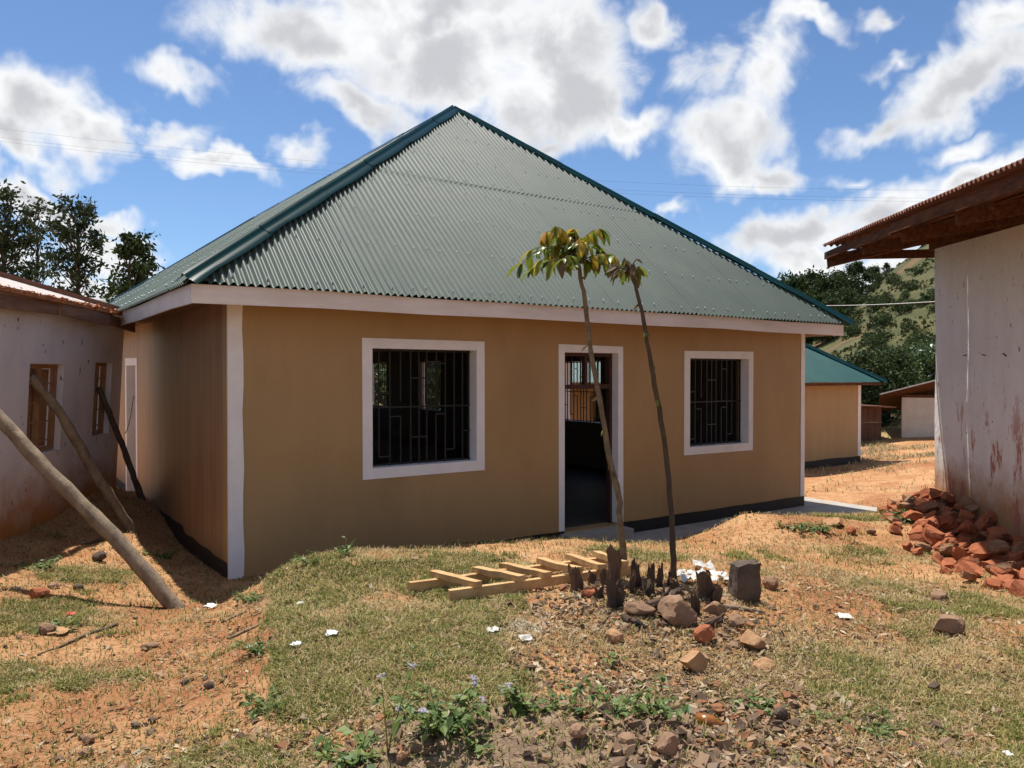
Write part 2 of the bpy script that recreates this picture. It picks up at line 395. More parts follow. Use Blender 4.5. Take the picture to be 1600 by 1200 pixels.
M['amber'] = pmat('amber_glass', (0.30, 0.11, 0.012), (0.20, 0.065, 0.01), 9, 0.15, spec=0.7)
M['red'] = pmat('red_plastic', (0.55, 0.07, 0.05), None, 9, 0.5)

# ground material: earth colours placed by masks stored on the mesh (which soil lies where)
def ground_mat():
    m = bpy.data.materials.new('red_earth'); m.use_nodes = True
    nt = m.node_tree; nt.nodes.clear(); L = nt.links
    out = N(nt, 'ShaderNodeOutputMaterial'); p = N(nt, 'ShaderNodeBsdfPrincipled')
    p.inputs['Roughness'].default_value = 0.95; p.inputs['Specular IOR Level'].default_value = 0.15
    t = N(nt, 'ShaderNodeTexCoord'); a = N(nt, 'ShaderNodeAttribute', attribute_name='tone')
    sp = N(nt, 'ShaderNodeSeparateColor'); L.new(a.outputs['Color'], sp.inputs[0])
    def nz(s, d=6.0, r=0.62):
        n = N(nt, 'ShaderNodeTexNoise', ins={'Scale': s, 'Detail': d, 'Roughness': r}); L.new(t.outputs['Object'], n.inputs['Vector']); return n.outputs['Fac']
    def mixc(fac, A, B):
        x = N(nt, 'ShaderNodeMix', data_type='RGBA'); L.new(fac, x.inputs[0])
        for s, v in ((6, A), (7, B)):
            if isinstance(v, tuple): x.inputs[s].default_value = (*v, 1)
            else: L.new(v, x.inputs[s])
        return x.outputs[2]
    soil = mixc(smooth(nt, nz(1.6), .35, .68), (0.44, 0.205, 0.088), (0.58, 0.335, 0.165))
    soil = mixc(smooth(nt, nz(14), .46, .70), soil, (0.31, 0.140, 0.062))
    soil = mixc(smooth(nt, nz(0.55, 5), .50, .66), soil, (0.33, 0.135, 0.06))
    soil = mixc(smooth(nt, nz(55, 4), .55, .72), soil, (0.60, 0.40, 0.22))
    turf = mixc(smooth(nt, nz(9), .36, .64), (0.27, 0.215, 0.085), (0.46, 0.34, 0.155))
    turf = mixc(smooth(nt, nz(38), .45, .7), turf, (0.17, 0.145, 0.050))
    # how much turf: mask broken up by noise
    gm = smooth(nt, math_node(nt, 'ADD', sp.outputs[0], math_node(nt, 'MULTIPLY', math_node(nt, 'SUBTRACT', nz(4.5, 8), .5), 1.5)), .38, .72)
    c = mixc(gm, soil, turf)
    grey = mixc(smooth(nt, nz(22), .38, .62), (0.22, 0.145, 0.092), (0.36, 0.25, 0.16))
    gr = smooth(nt, math_node(nt, 'ADD', sp.outputs[1], math_node(nt, 'MULTIPLY', math_node(nt, 'SUBTRACT', nz(6, 8), .5), .9)), .4, .7)
    c = mixc(gr, c, grey)
    ash = smooth(nt, math_node(nt, 'ADD', sp.outputs[2], math_node(nt, 'MULTIPLY', math_node(nt, 'SUBTRACT', nz(9, 8), .5), 1.4)), .45, .75)
    c = mixc(ash, c, mixc(smooth(nt, nz(30), .4, .6), (0.62, 0.58, 0.52), (0.40, 0.35, 0.29)))
    hs = N(nt, 'ShaderNodeHueSaturation'); hs.inputs['Value'].default_value = 0.90; hs.inputs['Saturation'].default_value = 1.0; L.new(c, hs.inputs['Color'])
    L.new(hs.outputs[0], p.inputs['Base Color'])
    h = math_node(nt, 'ADD', math_node(nt, 'MULTIPLY', nz(16, 8, .7), .035), math_node(nt, 'MULTIPLY', nz(90, 5, .7), .010))
    b = N(nt, 'ShaderNodeBump', ins={'Strength': 0.9, 'Distance': 1.0}); L.new(h, b.inputs['Height']); L.new(b.outputs[0], p.inputs['Normal'])
    L.new(p.outputs[0], out.inputs['Surface'])
    return m
M['ground'] = ground_mat()

def stained_wall(name, base, base2, stain, spot, stain_z, streak):
    """old whitewash: soil-splashed foot, peeled streaks, dark flakes"""
    m = bpy.data.materials.new(name); m.use_nodes = True
    nt = m.node_tree; nt.nodes.clear(); L = nt.links
    out = N(nt, 'ShaderNodeOutputMaterial'); p = N(nt, 'ShaderNodeBsdfPrincipled'); p.inputs['Roughness'].default_value = 0.85; p.inputs['Specular IOR Level'].default_value = 0.2
    t = N(nt, 'ShaderNodeTexCoord'); sx = N(nt, 'ShaderNodeSeparateXYZ'); L.new(t.outputs['Object'], sx.inputs[0])
    def nz(s, st=(1, 1, 1), d=7.0, r=.65):
        mp = N(nt, 'ShaderNodeMapping'); mp.inputs['Scale'].default_value = st; L.new(t.outputs['Object'], mp.inputs['Vector'])
        n = N(nt, 'ShaderNodeTexNoise', ins={'Scale': s, 'Detail': d, 'Roughness': r}); L.new(mp.outputs[0], n.inputs['Vector']); return n.outputs['Fac']
    def mixc(fac, A, B):
        x = N(nt, 'ShaderNodeMix', data_type='RGBA'); L.new(fac, x.inputs[0])
        for s, v in ((6, A), (7, B)):
            if isinstance(v, tuple): x.inputs[s].default_value = (*v, 1)
            else: L.new(v, x.inputs[s])
        return x.outputs[2]
    c = mixc(smooth(nt, nz(2.2, (1, 1, .5)), .35, .7), base, base2)
    hz = math_node(nt, 'ADD', sx.outputs['Z'], math_node(nt, 'MULTIPLY', math_node(nt, 'SUBTRACT', nz(2.5), .5), 0.9))
    c = mixc(smooth(nt, hz, stain_z[0], stain_z[1], 1.0, 0.0), c, stain)
    low = smooth(nt, sx.outputs['Z'], streak[0], streak[1], 1.0, 0.0)
    st = math_node(nt, 'MULTIPLY', smooth(nt, nz(3.4, (1, 1, .33), 9, .72), .535, .60), low)
    c = mixc(st, c, streak[2])
    c = mixc(smooth(nt, nz(13, (1, 1, .5), 4), .655, .68), c, spot)
    L.new(c, p.inputs['Base Color'])
    h = math_node(nt, 'ADD', math_node(nt, 'MULTIPLY', nz(12), .012), math_node(nt, 'MULTIPLY', nz(60), .003))
    b = N(nt, 'ShaderNodeBump', ins={'Strength': 0.8, 'Distance': 1.0}); L.new(h, b.inputs['Height']); L.new(b.outputs[0], p.inputs['Normal'])
    L.new(p.outputs[0], out.inputs['Surface'])
    return m
M['wall_right'] = stained_wall('whitewashed_wall', (0.82, 0.80, 0.76), (0.74, 0.71, 0.66), (0.46, 0.25, 0.12), (0.20, 0.12, 0.09), (0.35, 1.10), (0.9, 2.5, (0.44, 0.17, 0.12)))
M['wall_left'] = stained_wall('leaning_whitewashed_wall', (0.74, 0.69, 0.69), (0.66, 0.60, 0.59), (0.45, 0.18, 0.05), (0.09, 0.06, 0.05), (0.35, 1.25), (0.2, 0.9, (0.36, 0.15, 0.05)))

# ------------------------------------------------------------------ terrain
TH = math.atan2(0.570, 0.8214)                 # direction of the tan house's front wall
D1 = Vector((math.cos(TH), math.sin(TH), 0)); D2 = Vector((-math.sin(TH), math.cos(TH), 0))
HA = Vector((-2.89, 7.92, 0))                  # its front left corner
HW, HD, HH = 9.66, 19.0, 2.88
def hp(u, v, z=0.0): return HA + D1 * u + D2 * v + Vector((0, 0, z))

ctrl = [(-2.89, 7.92, 0.0), (-4.31, 9.97, .0), (-5.74, 12.0, .06), (-7.45, 14.5, .1), (-3.5, 8.2, 0.02),
        (-5.32, 8.08, .36), (-5.5, 9.6, .42), (-5.72, 11.2, .46), (-5.0, 5.5, .42), (-4.8, 3.5, .45), (-6.6, 9, .45), (-4.9, 11.2, .12), (-4.55, 8.6, .15),
        (-2.76, 6.57, .12), (-2.9, 5.2, .24), (-2.5, 3.8, .31), (-2.3, 2.6, .36), (-4.0, 6.6, .27), (-3.7, 4.5, .33), (-2.5, 7.3, .06),
        (-1.95, 6.95, .40), (-1.4, 5.0, .47), (-1.0, 3.8, .50), (-2.42, 6.7, .18), (-1.95, 5.0, .28), (-1.6, 3.7, .34), (-1.1, 2.4, .48),
        (-1.634, 7.09, .47), (-.64, 7.78, .36), (.48, 8.55, .29), (1.53, 9.28, .07), (2.96, 10.28, .16), (3.97, 10.98, .07),
        (-.5, 5.75, .43), (.3, 6.6, .40), (1.0, 5.75, .55), (1.0, 4.6, .45), (.75, 6.0, .5), (0, 4.5, .48), (0, 2.5, .5), (0, 0, .5), (1.7, 5.6, .42),
        (2.9, 5.2, .38), (2.93, 7.1, .25), (3.2, 9.0, .11), (4.4, 9.3, .08), (6.25, 11.5, .10), (5.87, 8.93, .08), (5.3, 5.0, .25), (2.5, 3, .45), (4, 3, .4),
        (7.5, 14.5, -.05), (6.3, 13.5, -.22), (8.0, 16.5, -.45), (10.9, 24.4, -.66), (9.5, 20.5, -.6), (13.5, 27.5, -.35), (18, 35, .4), (12, 20, -.3),
        (-15, 5, .6), (-15, 20, .5), (-12, 30, .4), (0, -4, .5), (-8, -4, .5), (8, -4, .45), (12, 3, .35), (13, 11, .2), (22, 18, .2), (0, 40, -.2), (-30, 40, .8), (40, 40, 1.5), (30, -10, .5), (-30, -10, .6)]
for u, v, z in [(1, -.25, .05), (2.5, -.25, .08), (4, -.3, -.1), (4.9, -.5, -.2), (6, -.6, -.27), (7.5, -.6, -.28), (9, -.6, -.28), (10.1, -.8, -.27), (10.6, -.9, -.25), (10.6, .3, -.27), (10.0, .6, -.28),
                (6.2, -1.15, -.24), (1.5, 1.5, -.3), (5, 1.5, -.4), (8.5, 1.5, -.4), (1.5, 6, -.3), (5, 8, -.4), (8.5, 6, -.4), (2, 14, -.3), (8, 14, -.4), (5, 19, -.2), (10.4, 5, -.3), (10.5, 12, -.3)]:
    p = hp(u, v); ctrl.append((p.x, p.y, z))
C = np.array(ctrl)
def _k(r2): return np.where(r2 > 1e-12, r2 * np.log(np.maximum(r2, 1e-12)), 0.0)
n_ = len(C)
A_ = np.zeros((n_ + 3, n_ + 3))
A_[:n_, :n_] = _k(((C[:, None, :2] - C[None, :, :2]) ** 2).sum(-1)) + np.eye(n_) * 0.02
A_[:n_, n_] = 1; A_[:n_, n_ + 1:] = C[:, :2]; A_[n_, :n_] = 1; A_[n_ + 1:, :n_] = C[:, :2].T
W_ = np.linalg.solve(A_, np.concatenate([C[:, 2], [0, 0, 0]]))
HEAP = (0.25, 3.0)
def heap(x, y):
    dx = (x - HEAP[0]) / 1.05; dy = (y - HEAP[1]) / 0.62
    return np.clip(1 - (dx * dx + dy * dy), 0, 1)
def zg(x, y):
    x = np.asarray(x, float); y = np.asarray(y, float)
    sh = x.shape; xf = x.ravel(); yf = y.ravel(); z = np.empty_like(xf)
    for i in range(0, len(xf), 20000):
        s = slice(i, i + 20000)
        r2 = (xf[s, None] - C[None, :, 0]) ** 2 + (yf[s, None] - C[None, :, 1]) ** 2
        z[s] = _k(r2) @ W_[:n_] + W_[n_] + W_[n_ + 1] * xf[s] + W_[n_ + 2] * yf[s]
    z = z.reshape(sh)
    r = np.hypot(x, y - 10)
    w = 1 - sstep(r, 30, 50)
    z = np.clip(z, -1.2, 2.5) * w + (1 - w) * 0.4
    amp = np.clip(1 - r / 60, 0.2, 1)
    z = z + (fbm(x * 1.3, y * 1.3, 3, 3) - .5) * .07 * amp + (fbm(x * 7, y * 7, 3, 9) - .5) * .035 * amp
    z = z + heap(x, y) ** 0.8 * .25 + np.minimum(heap(x, y) * 3, 1) * (fbm(x * 12, y * 12, 3, 21) - .5) * .06
    return z
def zg1(x, y): return float(zg(np.array([x]), np.array([y]))[0])

def G(px, py, tmax=60.0):
    """the ground point seen at a pixel of the photograph"""
    d = pdir(px, py)
    ts = np.concatenate([np.arange(2.0, 14, .04), np.arange(14, tmax, .25)])
    zz = zg(d.x * ts, d.y * ts)
    ray = EYE + d.z * ts
    i = int(np.argmax(ray < zz))
    if i == 0: i = len(ts) - 1
    t = ts[i]
    return Vector((d.x * t, d.y * t, float(zz[i])))
def at(px, py, depth):
    d = pdir(px, py); return Vector((d.x, d.y, d.z)) * (depth / d.y) + Vector((0, 0, EYE))

# which soil lies where -> R turf, G grey rubble soil, B ash / lime
def masks(x, y):
    def blob(cx, cy, rx, ry, a=0.0):
        ca, sa = math.cos(a), math.sin(a)
        dx = (x - cx) * ca + (y - cy) * sa; dy = -(x - cx) * sa + (y - cy) * ca
        return np.exp(-((dx / rx) ** 2 + (dy / ry) ** 2) * 1.2)
    bank = np.interp(y, [2.5, 3.7, 4.95, 6.8, 7.6], [-1.05, -1.25, -1.62, -2.25, -2.6])
    mound = sstep(x - bank, -0.05, 0.25) * sstep(y, 3.2, 4.0) * (1 - sstep(x, -.35, .35)) * (1 - sstep(y, 6.9, 7.5))
    g = mound * (0.50 + 0.62 * sstep(fbm(x * .9, y * .9, 3, 61), .30, .62))
    g = np.maximum(g, blob(-.2, 6.9, .8, .35) * .8)
    g = np.maximum(g, blob(1.2, 7.6, 1.2, .45) * .62)
    g = np.maximum(g, blob(2.6, 4.2, 1.6, 1.4) * .66)
    g = np.maximum(g, blob(3.3, 6.4, .75, 1.5, .35) * .66)
    g = np.maximum(g, blob(4.1, 8.8, 1.6, .5) * .6)
    g = np.maximum(g, blob(4.6, 10.4, .9, .35) * .9)
    g = np.maximum(g, blob(-3.6, 6.0, 1.0, .6) * .66)
    g = np.maximum(g, blob(-2.9, 4.7, .9, .35) * .58)
    g = np.maximum(g, blob(-4.2, 7.4, .8, .5) * .55)
    g = np.maximum(g, blob(-1.1, 3.2, .6, .35) * .5)
    g = np.maximum(g, sstep(y, 25, 30) * .75)
    g = np.maximum(g, sstep(np.hypot(x, y - 10), 30, 45))
    path = blob(-2.2, 3.4, .75, .55, .5); g = g * (1 - .8 * path)
    path2 = blob(2.7, 6.2, .4, 1.2, -.2); g = g * (1 - .55 * path2)
    gr = np.maximum(sstep(heap(x, y), 0.02, .25), blob(.9, 3.8, 1.1, .6) * .72)
    gr = np.maximum(gr, blob(.9, 5.2, .7, .5) * .62)
    ash = np.maximum(blob(.05, 4.95, .38, .22) * .85, blob(-.45, 3.5, .45, .2) * .8)
    ash = np.maximum(ash, blob(1.55, 5.9, .55, .4) * .62)
    ash = np.maximum(ash, blob(.35, 5.2, .5, .3) * .55)
    return g, gr, ash

def axis(lo, hi, a, b, fine, grow):
    xs = list(np.arange(a, b, fine))
    s = fine; v = b
    while v < hi: xs.append(v); s *= grow; v += s
    xs.append(hi)
    s = fine; v = a; left = []
    while v > lo: s *= grow; v -= s; left.append(max(v, lo))
    return np.array(sorted(set(left)) + xs)
gx = axis(-1500, 1500, -6.2, 6.8, .045, 1.13); gy = axis(-300, 1800, 2.2, 13.5, .045, 1.12)
X, Y = np.meshgrid(gx, gy)
Z = zg(X, Y)
nx, ny = len(gx), len(gy)
idx = np.arange(nx * ny).reshape(ny, nx)
T = np.stack([idx[:-1, :-1].ravel(), idx[:-1, 1:].ravel(), idx[1:, 1:].ravel(), idx[1:, :-1].ravel()], 1)
g_, gr_, as_ = masks(X, Y)
ground = link_mesh('ground', np_mesh('ground', np.stack([X.ravel(), Y.ravel(), Z.ravel()], 1), T, M['ground'], np.stack([g_.ravel(), gr_.ravel(), as_.ravel()], 1), True), kind='structure')
tag(ground, label='uneven red earth yard with worn turf')

# ------------------------------------------------------------------ corrugated sheets
def corrugated(P, u0, u1, s_lo, s_hi, pitch=.068, amp=.009, seg=6, lift=0.0, bend=None):
    """one sheet: ridges run along s; P(u, s) -> (point, normal). s_lo / s_hi are functions of u"""
    nseg = max(2, int(round((u1 - u0) / pitch * seg)))
    mb = MB(); prev = None
    vs = []; fs = []
    for i in range(nseg + 1):
        u = u0 + (u1 - u0) * i / nseg
        a, b = s_lo(u), s_hi(u)
        if b - a < 0.01: prev = None; continue
        ph = amp * math.cos(2 * math.pi * u / pitch) + lift
        ids = []
        for k in range(3):
            s = a + (b - a) * k / 2
            p, n = P(u, s)
            ids.append(len(vs)); vs.append(p + n * (ph + (bend(u, s) if bend else 0)))
        if prev:
            for k in range(2): fs.append((prev[k], ids[k], ids[k + 1], prev[k + 1]))
        prev = ids
    mb.add(vs, fs)
    return mb

def slope_P(o, ax, up):
    """plane through o, across direction ax, up-slope direction up (unit vectors)"""
    o, ax, up = Vector(o), Vector(ax).normalized(), Vector(up).normalized()
    n = ax.cross(up).normalized()
    if n.z < 0: n = -n
    return lambda u, s: (o + ax * u + up * s, n)

def sheet_roof(parent, o, ax, up, width, hi, m, sheet=.76, rows=None, pitch=.070, amp=.0155, name='roof_sheet', smooth=True, nails=None, lo=0.0):
    P = slope_P(o, ax, up)
    rows = rows or [(lo, 99)]
    u = 0.0; k = 0
    while u < width - .02:
        u1 = min(u + sheet + pitch / 2, width)
        for ri, (a, b) in enumerate(rows):
            jl = random.uniform(-.012, .012)
            mb = corrugated(P, u, u1, lambda x: a + (jl if ri == 0 else 0), lambda x: min(b, hi(x)), pitch, amp, 6, .0015 * (k % 2) +   .008 * ri + random.uniform(0, .002))
            if len(mb.f): mb.build(name, m, parent, smooth)
        u += sheet; k += 1
    if nails:
        nb = MB()
        for s in nails:
            u = .1
            while u < width - .1:
                uu = round(u / pitch) * pitch
                if hi(uu) > s + .08 and random.random() < .93:
                    p, n = P(uu, s + random.uniform(-.02, .02))
                    p = p + n * (amp + .018)
                    t1 = Vector(ax).normalized(); t2 = Vector(up).normalized(); r = .0125
                    nb.add([p + t1 * r, p + t2 * r, p - t1 * r, p - t2 * r, p + n * .012, p - n * .02], [(0, 1, 4), (1, 2, 4), (2, 3, 4), (3, 0, 4), (1, 0, 5), (2, 1, 5), (3, 2, 5), (0, 3, 5)])
                u += random.choice((2, 3, 3, 4)) * pitch
        nb.build('roofing_nail', M['nail'], parent, kind='stuff')

def wall_panel(u0, u1, z0, z1, th, openings, place):
    """wall with openings; place(u, depth, z) -> point; depth 0 = outer face, th = inner face"""
    us = sorted({u0, u1, *[o[0] for o in openings], *[o[1] for o in openings]})
    zs = sorted({z0, z1, *[o[2] for o in openings], *[o[3] for o in openings]})
    def solid(i, j):
        if i < 0 or j < 0 or i >= len(us) - 1 or j >= len(zs) - 1: return False
        uc, zc = (us[i] + us[i + 1]) / 2, (zs[j] + zs[j + 1]) / 2
        return not any(o[0] < uc < o[1] and o[2] < zc < o[3] for o in openings)
    mb = MB(); mb.inner = []
    for i in range(len(us) - 1):
        for j in range(len(zs) - 1):
            if not solid(i, j): continue
            a, b, c, d = us[i], us[i + 1], zs[j], zs[j + 1]
            mb.add([place(a, 0, c), place(b, 0, c), place(b, 0, d), place(a, 0, d)], [(0, 1, 2, 3)])
            mb.inner.append(len(mb.f))
            mb.add([place(a, th, c), place(b, th, c), place(b, th, d), place(a, th, d)], [(3, 2, 1, 0)])
            if not solid(i - 1, j): mb.add([place(a, 0, c), place(a, 0, d), place(a, th, d), place(a, th, c)], [(0, 1, 2, 3)])
            if not solid(i + 1, j): mb.add([place(b, 0, c), place(b, th, c), place(b, th, d), place(b, 0, d)], [(0, 1, 2, 3)])
            if not solid(i, j - 1): mb.add([place(a, 0, c), place(a, th, c), place(b, th, c), place(b, 0, c)], [(0, 1, 2, 3)])
            if not solid(i, j + 1): mb.add([place(a, 0, d), place(b, 0, d), place(b, th, d), place(a, th, d)], [(0, 1, 2, 3)])
    return mb

def wobble_rect_trim(a, b, c, d, w, proud, depth, place, sill_extra=0.0):
    """painted surround: a flat band round the opening plus the painted reveal"""
    mb = MB()
    j = lambda: random.uniform(-.012, .012)
    outer = [(a - w + j(), c - w - sill_extra + j()), (b + w + j(), c - w - sill_extra + j()), (b + w + j(), d + w + j()), (a - w + j(), d + w + j())]
    inner = [(a, c), (b, c), (b, d), (a, d)]
    e = .003
    inn2 = [(a + e, c + e), (b - e, c + e), (b - e, d - e), (a + e, d - e)]
    vo = [place(u, -proud, z) for u, z in outer]; vo2 = [place(u, .01, z) for u, z in outer]
    vi = [place(u, -proud, z) for u, z in inn2]; vd = [place(u, depth, z) for u, z in inn2]
    mb.add(vo + vi + vd + vo2, [(k, (k + 1) % 4, 4 + (k + 1) % 4, 4 + k) for k in range(4)] +
           [(4 + k, 4 + (k + 1) % 4, 8 + (k + 1) % 4, 8 + k) for k in range(4)] + [(12 + k, 12 + (k + 1) % 4, (k + 1) % 4, k) for k in range(4)])
    return mb

GRILLE_V = [(.015, 0, 1), (.11, .08, 1), (.21, 0, 1), (.31, 0, .42), (.31, .55, 1), (.405, 0, 1), (.485, 0, 1), (.56, 0, 1), (.65, 0, .43), (.655, .5, 1), (.745, 0, 1), (.835, .11, 1), (.92, 0, 1), (.985, 0, 1)]
GRILLE_H = [(.5, 0, 1), (.015, 0, 1), (.985, 0, 1), (.75, .405, .56), (.235, .405, .56), (.08, .11, .21), (.42, .21, .31), (.43, .65, .745), (.11, .745, .835), (.27, .92, 1), (.62, .11, .21), (.88, .655, .745)]
def grille(parent, a, b, c, d, depth, place, r=.009):
    w, h = b - a, d - c
    for (fu, z0, z1) in GRILLE_V:
        u = a + fu * w
        mb = MB(); mb.box(u - r, u + r, depth - r, depth + r, c + z0 * h, c + z1 * h, place); mb.build('grille_bar', M['iron'], parent)
    for (fz, u0, u1) in GRILLE_H:
        z = c + fz * h
        mb = MB(); mb.box(a + u0 * w, a + u1 * w, depth - r - .003, depth + r + .003, z - r, z + r, place); mb.build('grille_bar', M['iron'], parent)

# ------------------------------------------------------------------ the tan house
house = empty('house', HA, TH, label='new tan house with white trimmed openings and steep green corrugated hip roof', cat='house')
front = lambda u, d, z: Vector((u, d, z))
left = lambda u, d, z: Vector((d, u, z))
right = lambda u, d, z: Vector((HW - d, u, z))
back = lambda u, d, z: Vector((u, HD - d, z))
WIN1 = (1.585, 2.985, 1.03, 2.40); DOOR = (4.37, 5.34, -.02, 2.40); WIN2 = (6.80, 8.18, 0.99, 2.35)
LDOOR = (5.45, 6.35, -.02, 2.25); LWIN = (8.3, 9.7, 1.0, 2.4)
RW = [(5.05, 6.41, 1.0, 2.4), (12.3, 13.6, 1.0, 2.5), (16.0, 17.5, 1.0, 2.5)]
th = .22
wall_panel(0, HW, -.5, HH, th, [WIN1, DOOR, WIN2], front).build('front_wall', M['tan'], house)
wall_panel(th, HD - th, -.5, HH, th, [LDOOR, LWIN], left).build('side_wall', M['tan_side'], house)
wall_panel(th, HD - th, -.5, HH, th, RW, right).build('side_wall', M['tan'], house)
wall_panel(0, HW, -.5, HH, th, [(1.5, 2.9, 1, 2.4), (6.5, 7.9, 1, 2.4)], back).build('back_wall', M['tan'], house)
MB().box(th, HW - th, th, HD - th, -.2, -.012).build('floor', M['dark_floor'], house)
wall_panel(th, 3.0, -.01, HH, .15, [(1.2, 2.1, 0, 2.1)], lambda u, d, z: Vector((u, 9.2 + d, z))).build('partition_wall', M['dark_inner'], house)
MB().box(-.40, HW + .40, -.40, HD + .40, HH - .02, HH).build('ceiling', M['eave_soffit'], house)
for (op, nm, pl) in ((WIN1, 'window', front), (WIN2, 'window', front)):
    w = wobble_rect_trim(*op, .112, .006, .19, pl).build(nm, M['white'], house)
    grille(w, *op, .16, pl)
for op in RW:
    w = wobble_rect_trim(*op, .11, .006, .19, right).build('window', M['white'], house)
    grille(w, *op, .16, right)
w = wobble_rect_trim(*LWIN, .11, .006, .19, left).build('window', M['white'], house); grille(w, *LWIN, .16, left)
# doorway: painted surround (three sides) with a timber frame and barred fanlight
def door_trim(op, place, w, depth, foot):
    a, b, c, d = op; mb = MB()
    j = lambda: random.uniform(-.01, .01)
    o = [(a - w + j(), foot), (a - w + j(), d + w + j()), (b + w + j(), d + w + j()), (b + w + j(), foot)]
    i = [(a + .003, foot), (a + .003, d - .003), (b - .003, d - .003), (b - .003, foot)]
    vo = [place(u, -.006, z) for u, z in o]; vi = [place(u, -.006, z) for u, z in i]; vd = [place(u, depth, z) for u, z in i]; vb = [place(u, .01, z) for u, z in o]
    mb.add(vo + vi + vd + vb, [(k, k + 1, 5 + k, 4 + k) for k in range(3)] + [(4 + k, 5 + k, 9 + k, 8 + k) for k in range(3)] + [(12 + k, 13 + k, 1 + k, k) for k in range(3)])
    return mb
dw = door_trim(DOOR, front, .095, .2, .0).build('doorway', M['white'], house)
a, b, c, d = DOOR
for (x0, x1, z0, z1) in ((a + .004, a + .05, -.01, d - .004), (b - .05, b - .004, -.01, d - .004), (a + .05, b - .05, d - .05, d - .004), (a + .05, b - .05, 1.90, 1.96), ((a + b) / 2 - .025, (a + b) / 2 + .025, 1.96, d - .05)):
    MB().box(x0, x1, .12, .19, z0, z1).build('door_frame', M['door_wood'], dw)
for k in range(6):
    u = a + .1 + k * .155
    MB().box(u - .006, u + .006, .15, .162, 1.96, d - .05).build('fanlight_bar', M['iron'], dw)
leaf = MB(); leaf.box(0, .04, 0, .85, .0, 1.88, lambda x, y, z: Vector((a + .06 + x, .21 + y, z))); leaf.build('door_leaf', M['door_wood'], dw)
MB().box(a - .08, b + .04, -.28, .05, -.32, -.035).build('door_step', M['concrete'], dw)
dl = door_trim(LDOOR, left, .12, .2, .12).build('doorway', M['white'], house)
MB().box(LDOOR[0] - .05, LDOOR[1] + .05, 0, .25, -.3, .0, lambda x, y, z: Vector((-y, x, z))).build('door_step', M['concrete'], dl)
# plinth, corner bands
def strip(u0, u1, z0, z1f, place, proud, n=24):
    mb = MB()
    for i in range(n):
        a0 = u0 + (u1 - u0) * i / n; a1 = u0 + (u1 - u0) * (i + 1) / n
        t0, t1 = z1f(a0), z1f(a1)
        mb.add([place(a0, -proud, z0), place(a1, -proud, z0), place(a1, -proud, t1), place(a0, -proud, t0), place(a0, .01, t0), place(a1, .01, t1)], [(0, 1, 2, 3), (3, 2, 5, 4)])
    return mb
strip(.0, DOOR[0] - .002, -.5, lambda u: .004 * math.sin(u * 7), front, .007).build('plinth_band', M['black'], house)
strip(DOOR[1] + .002, HW + .007, -.5, lambda u: .004 * math.sin(u * 5), front, .007).build('plinth_band', M['black'], house)
strip(0.0, LDOOR[0] - .125, -.5, lambda u: .15 + (.06 if 2.1 < u < 3.6 else 0.0) + (.05 if u > 3.6 else 0) + .008 * math.sin(u * 9), left, .007, 60).build('plinth_band', M['black'], house)
strip(LDOOR[1] + .125, HD, -.5, lambda u: .22, left, .007).build('plinth_band', M['black'], house)
def band(u0, u1, z0, z1, place, proud=.005, n=10, wob=.008):
    mb = MB()
    for i in range(n):
        za = z0 + (z1 - z0) * i / n; zb = z0 + (z1 - z0) * (i + 1) / n
        w0 = wob * math.sin(i * 1.9); w1 = wob * math.sin((i + 1) * 1.9)
        mb.add([place(u0, -proud, za), place(u1 + w0, -proud, za), place(u1 + w1, -proud, zb), place(u0, -proud, zb), place(u1 + w0, .01, za), place(u1 + w1, .01, zb)], [(0, 1, 2, 3), (1, 4, 5, 2)])
    return mb
band(-.008, .145, .0, HH - .02, front, .010).build('corner_band', M['white'], house)
band(-.010, .02, .0, HH - .02, left, .0085, wob=.002).build('corner_band', M['white'], house)
band(HW + .006, HW - .10, .0, HH - .02, front, .010, wob=-.004).build('corner_band', M['white'], house)
# eave boards
OV = .45; FB, FT = 2.775, 2.955
def fascia(u0, u1, place, dz0=0, dz1=0):
    mb = MB(); n = 6
    for i in range(n):
        a0 = u0 + (u1 - u0) * i / n; a1 = u0 + (u1 - u0) * (i + 1) / n
        f0 = i / n; f1 = (i + 1) / n
        q0 = dz0 + (dz1 - dz0) * f0 + .006 * math.sin(a0 * 2.1); q1 = dz0 + (dz1 - dz0) * f1 + .006 * math.sin(a1 * 2.1)
        vs = [place(u, dd, z) for u, q in ((a0, q0), (a1, q1)) for dd in (-OV, -OV + .025) for z in (FB + q, FT + q)]
        fs = [(0, 4, 5, 1), (2, 3, 7, 6), (1, 5, 7, 3), (0, 2, 6, 4)]
        if i == 0: fs.append((0, 1, 3, 2))
        if i == n - 1: fs.append((4, 6, 7, 5))
        mb.add(vs, fs)
    return mb
fascia(-OV, 7.02, front).build('fascia_board', M['fascia'], house)
fascia(7.025, HW + OV, front, .0, -.02).build('fascia_board', M['fascia'], house)
fascia(-OV + .027, 5.4, left).build('fascia_board', M['fascia'], house)
fascia(5.403, 12.0, left, -.012, -.02).build('fascia_board', M['fascia'], house)
fascia(12.003, HD + OV, left).build('fascia_board', M['fascia'], house)
fascia(-OV + .027, HD + OV, right).build('fascia_board', M['fascia'], house)
